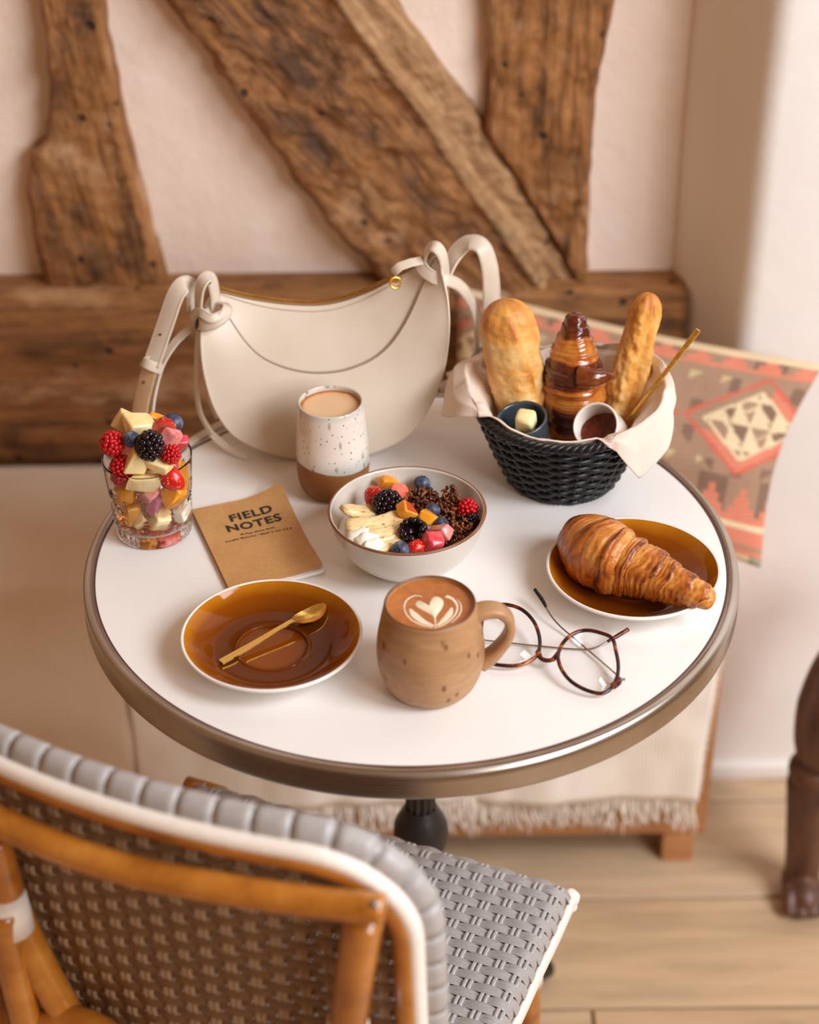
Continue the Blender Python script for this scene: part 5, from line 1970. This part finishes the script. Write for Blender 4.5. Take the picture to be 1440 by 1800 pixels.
# ---- butter pot
M_SLATE = plain('slate_glaze', rgb(62, 72, 78), 0.25, 0.2, 60, coat=0.3)
bpx = P(917, 735, Y=.094)
bn = Vector((-0.16, -0.18, 0.97)).normalized()
BP = bpx - bn * 0.040
pot = thing('butter_pot', 'small slate-grey pot tilted in the basket, holding butter', 'pot')
pot.matrix_world = frame_to(bn, BP)
pp = smooth_prof([(0.0001, 0.0), (0.018, 0.0), (0.0205, 0.003), (0.0225, 0.018), (0.0240, 0.036), (0.0243, 0.0395)], 5) + [(0.0236, 0.0408), (0.0222, 0.0405), (0.0214, 0.039)] + smooth_prof([(0.0213, 0.038), (0.0198, 0.018), (0.017, 0.006), (0.0001, 0.005)], 5)
ob('body', lathe(pp, 56), M_SLATE, pot)
M_BUT = flesh('butter_yellow', rgb(244, 222, 150), rgb(250, 234, 178), 0.4, 0.2, 60)
bt = xf(box(0, 0, 0, .0185, .016, .021, .004, 3), trs((.004, .001, .0375), (.25, .15, .3)))
o = ob('butter', jig(bt, 0.0012, 120, 2), M_BUT, label='knob of pale yellow butter in the slate-grey pot', cat='butter')
o.matrix_world = frame_to(bn, BP)

# ---- jam pot, tipped towards the room
jc = P(1047, 748, Y=.076)
jn = Vector((-0.42, -0.64, 0.64)).normalized()
JP = jc - jn * 0.040
pot2 = thing('jam_pot', 'small white pot tipped on its side in the basket, smeared with jam', 'pot')
pot2.matrix_world = frame_to(jn, JP)
q_ = [(r * 0.92, z) for r, z in pp]
ob('body', lathe(q_, 56), plain('white_pot', rgb(236, 226, 214), 0.2, 0.04, 40, coat=0.3), pot2)
k = NT('dark_jam')
f = k.noise(k.coord('Object'), 90, 3)
k.color(k.ramp(f, [(0.3, rgb(70, 20, 6)), (0.7, rgb(118, 42, 12))]))
k.set(Roughness=0.08)
jam = lathe([(0.0001, 0.0225), (0.0180, 0.0225), (0.0188, 0.024), (0.0188, 0.010), (0.0001, 0.008)], 40)
# the jam has run level: its surface tilts inside the tipped pot
jam = deform(jam, lambda p: Vector((p.x, p.y, p.z + (-(p.y) * 0.55 if p.z > 0.02 else 0) + 0.0012 * noise.noise(p * 200))))
o = ob('jam', jam, k.m, label='dark brown jam pooled in the white tipped pot', cat='jam')
o.matrix_world = frame_to(jn, JP)

# ---- gold knife handle sticking out
k0, k1 = P(1228, 580, Y=.122), P(1098, 748, Y=.118)
kd = (k0 - k1).normalized()
ks_ = sweep([k1 - kd * 0.035, k1, k1.lerp(k0, .3), k1.lerp(k0, .7), k0 - kd * .002, k0], rrect(0.0052, 0.0030, 0.0012, 3), up=(0, -1, 0.4), scale=[1.5, 0.9, 0.85, 0.95, 1.05, 0.9])
ob('spreader', ks_, M_GOLD, label='gold spreader with its handle sticking up out of the basket', cat='knife', angle=50)
# ================================================================== crescent handbag
YG = 0.200
k = NT('cream_leather')
v = k.coord('Object')
f1 = k.noise(v, 420, 3, 0.6)
f2 = k.noise(v, 14, 3)
k.color(k.ramp(f2, [(0.3, rgb(214, 198, 178)), (0.7, rgb(224, 210, 192))]))
k.set(Roughness=0.42)
k.bump(f1, 0.18, 0.0006)
M_LEA = k.m
M_LEAD = plain('leather_edge', rgb(176, 156, 136), 0.5, 0.06, 150)
M_STITCH = plain('stitch_thread', rgb(198, 180, 160), 0.7)
k = NT('strap_leather')
k.color(k.ramp(k.noise(k.coord('Object'), 30, 3), [(0.3, rgb(208, 192, 172)), (0.7, rgb(220, 206, 188))]))
k.set(Roughness=0.4)
M_STRAP = k.m
bag = thing('handbag', 'cream leather crescent handbag with knotted straps and a gold zip', 'handbag', (0, 0, 0))
bot_px = [(356, 560), (354, 600), (361, 650), (380, 706), (415, 754), (465, 787), (520, 803), (580, 806), (640, 797), (698, 766), (744, 716), (774, 655), (787, 590), (787, 530), (776, 478)]
top_px = [(374, 524), (395, 529), (450, 541), (520, 549), (580, 547), (640, 529), (700, 499), (745, 472), (766, 459)]
NTB = 90
BOT = resample(smooth_prof([tuple(P(*p, Y=YG - 0.018)) for p in bot_px], 10), NTB)
TOP = resample(smooth_prof([tuple(P(*p, Y=YG)) for p in top_px], 10), NTB)
BOT[:, 1] = 0
TOP[:, 1] = 0
zmin = BOT[:, 2].min()
BOT[:, 2] += np.maximum(0, (T + 0.0022) - zmin) * np.exp(-((BOT[:, 2] - zmin) / 0.03) ** 2)
s0f = lambda t: 0.60 + 0.27 * abs(2 * t - 1) ** 2.6


def halfth(t, s):
    env = max(0.0, math.sin(PI * min(1, max(0, t)))) ** 0.45
    w = 0.0060 + 0.030 * env * (1 - s) ** 0.75 + 0.010 * env * math.sin(PI * s) ** 1.2
    return w


def bagpt(t, s, sgn, lift=0.0):
    i = t * (NTB - 1)
    k_ = min(int(i), NTB - 2)
    f_ = i - k_
    b = Vector(BOT[k_]).lerp(Vector(BOT[k_ + 1]), f_)
    tp = Vector(TOP[k_]).lerp(Vector(TOP[k_ + 1]), f_)
    p = b.lerp(tp, s)
    return Vector((p.x, YG - 0.0 + sgn * (halfth(t, s) + lift) + 0.02 * s, p.z))


def panel(sa, sb, sgn, lift=0.0, nu=90, nv=26):
    def fn(i, j):
        t = i / (nu - 1)
        a, b = sa(t), sb(t)
        s = a + (b - a) * j / (nv - 1)
        return bagpt(t, s, sgn, lift)
    g = grid(nu, nv, fn)
    return g if sgn < 0 else (g[0], [q[::-1] for q in g[1]])


one, zero = (lambda t: 1.0), (lambda t: 0.0)
lip = lambda t: s0f(t) + 0.012
ob('lower_panel', panel(zero, lip, -1, 0.0036), M_LEA, bag)
ob('upper_panel', panel(s0f, one, -1, 0.0), M_LEA, bag)
ob('back_panel', panel(zero, one, 1, 0.0), M_LEA, bag)
ob('gusset', grid(90, 12, lambda i, j: bagpt(i / 89, 0.0, -1).lerp(bagpt(i / 89, 0.0, 1), j / 11) + Vector((0, 0, 0.0))), M_LEA, bag)
ob('piping', tube([bagpt(t, 0.0, -1, 0.0018) for t in np.linspace(0, 1, 120)], 0.0015, 8), M_LEA, bag)
ob('piping', tube([bagpt(t, 0.0, 1, 0.0010) for t in np.linspace(0, 1, 120)], 0.0015, 8), M_LEA, bag)
ob('seam', tube([bagpt(t, s0f(t) + 0.014, -1, 0.0016) for t in np.linspace(0.01, 0.99, 120)], 0.0010, 8), M_LEAD, bag)
# end caps of the body
for t in (0.0, 1.0):
    ob('end_cap', grid(6, 14, lambda i, j: bagpt(t, j / 13, -1, 0.001).lerp(bagpt(t, j / 13, 1, 0.001), i / 5)), M_LEA, bag)
# zip: tape, two rows of teeth, puller
ob('zip_tape', grid(120, 5, lambda i, j: bagpt(i / 119, 1.0, -1).lerp(bagpt(i / 119, 1.0, 1), j / 4) + Vector((0, 0, 0.0005 + 0.001 * math.sin(PI * j / 4)))), plain('zip_tape_tan', rgb(150, 112, 74), 0.7), bag)
gs = []
for q in range(150):
    t = 0.02 + 0.96 * q / 149
    m_ = bagpt(t, 1.0, -1).lerp(bagpt(t, 1.0, 1), 0.45)
    d = (bagpt(min(1, t + .01), 1, -1) - bagpt(max(0, t - .01), 1, -1)).normalized()
    gs.append(xf(box(0, 0, 0, .0011, .0048, .0014), Matrix.Translation(m_ + Vector((0, 0, .0020))) @ Matrix.Rotation(-math.atan2(d.z, d.x), 4, 'Y')))
ob('zip_teeth', merge(*gs), M_GOLD, bag, smooth=False, kind='stuff')
for off in (-0.0016, 0.0016):
    ob('stitching', tube([bagpt(t, 0.965, -1, 0.0006) + Vector((0, 0, off)) for t in np.linspace(0.01, 0.99, 100)], 0.00035, 5), M_STITCH, bag)
zp = P(697, 492, Y=YG - .004)
pull = ob('zip_slider', xf(box(0, 0, 0, .010, .007, .004, .0012), Matrix.Translation(zp) @ Matrix.Rotation(-0.45, 4, 'Y')), M_GOLD, bag)
ob('zip_ring', xf(lathe([(0.0052 + 0.0013 * math.cos(a), 0.0013 * math.sin(a)) for a in np.linspace(0, 2 * PI, 9)], 24), trs(tuple(zp + Vector((-.001, -.004, -.001))), (1.3, 0.3, 0.2))), M_GOLD, pull)
ob('zip_tab', sweep([P(690, 480, Y=YG - .006), P(704, 468, Y=YG - .004), P(722, 462, Y=YG), P(742, 458, Y=YG + .004)], rrect(.009, .0022, .0009), up=(0.2, -0.5, .8)), M_STRAP, pull)


def ribbon(name, pts, w, up, parent=bag, th_=0.0026, mat=None, sm=8, stitch=True, twist=None):
    """pts: (px, py, Y) triples"""
    path = [tuple(P(x, y, Y=yy)) for x, y, yy in pts]
    path = smooth_prof(path, sm)
    n_ = len(path)
    if isinstance(up, list):
        U = np.array(up, float)
        q = np.linspace(0, 1, len(U))
        ups = [Vector([np.interp(t, q, U[:, c]) for c in range(3)]) for t in np.linspace(0, 1, n_)]
    else:
        ups = [Vector(up)] * n_
    o = ob(name, sweep(path, rrect(w, th_, th_ * 0.45, 3), up=ups), mat or M_STRAP, parent)
    if stitch:
        for e in (-1, 1):
            g = sweep(path, [(e * (w / 2 - 0.0014) + a, th_ / 2 + b) for a, b in circ(0.00035, 5)], up=ups)
            ob('stitching', g, M_STITCH, o)
    return o


FR = (0.0, -1.0, 0.25)
# left: loop over the end tab, adjustable strap with keeper, hanging tails
ribbon('end_loop', [(352, 590, .196), (349, 545, .190), (352, 505, .188), (362, 488, .192), (372, 492, .198), (378, 520, .200), (378, 560, .198)], .014, [(-1, -.3, 0), (-1, -.5, 0), (-.6, -.6, .6), (0, -.4, 1), (.6, -.6, .5), (1, -.6, 0), (1, -.5, 0)])
ribbon('strap_band', [(340, 545, .205), (338, 515, .204), (326, 500, .198), (310, 516, .192), (294, 560, .186), (277, 610, .180), (266, 640, .176)], .0185, [(1, -.6, .2), (.7, -.6, .6), (-.2, -.8, .7), (-.5, -1, .3), (-.5, -1, .2), (-.5, -1, .2), (-.5, -1, .2)])
ribbon('strap_band', [(266, 636, .1775), (257, 670, .174), (249, 705, .170), (243, 745, .166), (240, 790, .160)], .0170, (-.5, -1, .2), stitch=False, mat=plain('strap_warm_reflection', rgb(196, 160, 122), 0.4))  # lower length of the strap, its brown-orange reflected light put into the colour
ribbon('strap_band', [(352, 556, .206), (330, 580, .202), (306, 604, .196), (284, 640, .188), (270, 690, .178), (264, 740, .170), (262, 790, .162)], .0090, [(-.3, -.6, 1), (-.6, -.8, .6), (-.8, -.8, .3), (-.8, -.8, .2)])
kp = ob('strap_keeper', sweep([P(250, 636, Y=.172), P(266, 643, Y=.1705), P(283, 650, Y=.174), P(281, 642, Y=.182), P(262, 632, Y=.181)], rrect(.0105, .0022, .0009), up=[Vector((-.3, -1, .3)), Vector((0, -1, .3)), Vector((.5, -.8, .2)), Vector((.6, .6, 0)), Vector((-.2, 1, 0))], closed=True), M_STRAP, bag)
for hx, hy, hY in ((282, 588, .1812), (253, 672, .1725)):
    ob('strap_hole', tube([P(hx, hy, Y=hY), P(hx, hy, Y=hY + .003)], .0013, 10), plain('dark_hole', rgb(70, 50, 38), 0.8), bag)
ribbon('knot_band', [(346, 566, .190), (356, 572, .180), (376, 568, .177), (394, 555, .182), (400, 540, .190), (390, 533, .198)], .0125, [(-.4, -1, .3), (-.1, -1, .3), (.2, -1, .4), (.5, -1, .4), (.8, -.5, .5), (.5, 0, 1)])
ribbon('knot_band', [(400, 548, .186), (372, 560, .1765), (350, 548, .184), (336, 560, .195)], .0095, [(.5, -1, .5), (0, -1, .5), (-.4, -1, .4), (-.6, -.8, .4)])
ribbon('strap_tail', [(350, 574, .196), (347, 620, .196), (346, 680, .192), (352, 725, .186), (372, 762, .180)], .0080, [(-1, -.8, .1), (-1, -.8, .1), (-1, -.8, .1), (-1, -.6, .4)], stitch=False)
tp_ = [P(372, 762, Y=.180), P(396, 784, z=T + .010), P(418, 797, z=T + .005), P(437, 805, z=T + .0025)]
ob('strap_tail', sweep(smooth_prof([tuple(p) for p in tp_], 6), rrect(.0075, .0022, .0009), up=[Vector((-.6, -.5, .7))] * 19), M_STRAP, bag)
ribbon('strap_tail', [(360, 590, .204), (358, 640, .206), (366, 690, .206), (384, 735, .200)], .0075, (-.6, -1, .2), stitch=False)
tb_ = [P(412, 740, z=T + .004), P(384, 748, z=T + .005), P(356, 764, z=T + .004), P(330, 780, z=T + .003)]
ob('strap_tail', sweep(smooth_prof([tuple(p) for p in tb_], 6), rrect(.0085, .0022, .0009), up=(0, -.4, 1)), M_STRAP, bag)
ob('stud', xf(ico(2), trs(tuple(P(350, 572, Y=.186)), (0, 0, 0), (.004, .004, .007))), plain('dark_stud', rgb(48, 40, 34), .4), bag)
# right: loop over the end tab, knot, big strap loop and its tail behind the bread
ribbon('end_loop', [(782, 520, .206), (782, 480, .204), (778, 450, .200), (766, 434, .200), (752, 438, .206), (746, 460, .212)], .0150, [(1, -.7, 0), (1, -.7, 0), (.9, -.6, .4), (.2, -.4, 1), (-.6, -.3, .8), (-1, 0, .3)])
ribbon('knot_band', [(738, 462, .206), (748, 478, .196), (768, 490, .190), (792, 494, .194), (812, 506, .204), (828, 530, .212), (838, 556, .218), (842, 590, .222)], .0125, [(-.4, -1, .4), (-.3, -1, .5), (0, -1, .5), (.2, -.9, .7), (.5, -.8, .6), (.8, -.8, .3), (.8, -.8, .2), (.8, -.8, .2)])
ribbon('strap_band', [(786, 500, .214), (790, 470, .222), (804, 442, .228), (826, 426, .226), (848, 434, .220), (860, 466, .216), (864, 510, .214), (862, 560, .214), (856, 610, .216)], .0185, [(-1, -.2, 0), (-.9, -.5, .2), (-.6, -.6, .6), (0, -.5, 1), (.6, -.8, .5), (.6, -1, .2), (.4, -1, .1), (.3, -1, .1), (.3, -1, .1)])
ribbon('strap_band', [(856, 600, .222), (846, 632, .226), (824, 656, .228), (796, 672, .226), (772, 682, .222)], .0110, [(.6, -.8, .3), (.5, -.7, .6), (.2, -.6, .9), (0, -.5, 1), (0, -.5, 1)], stitch=False)
ribbon('strap_tail', [(842, 590, .222), (838, 620, .224), (818, 648, .224), (786, 662, .222)], .0080, [(.8, -.8, .2), (.6, -.8, .4), (.3, -.7, .8), (0, -.6, 1)], stitch=False)
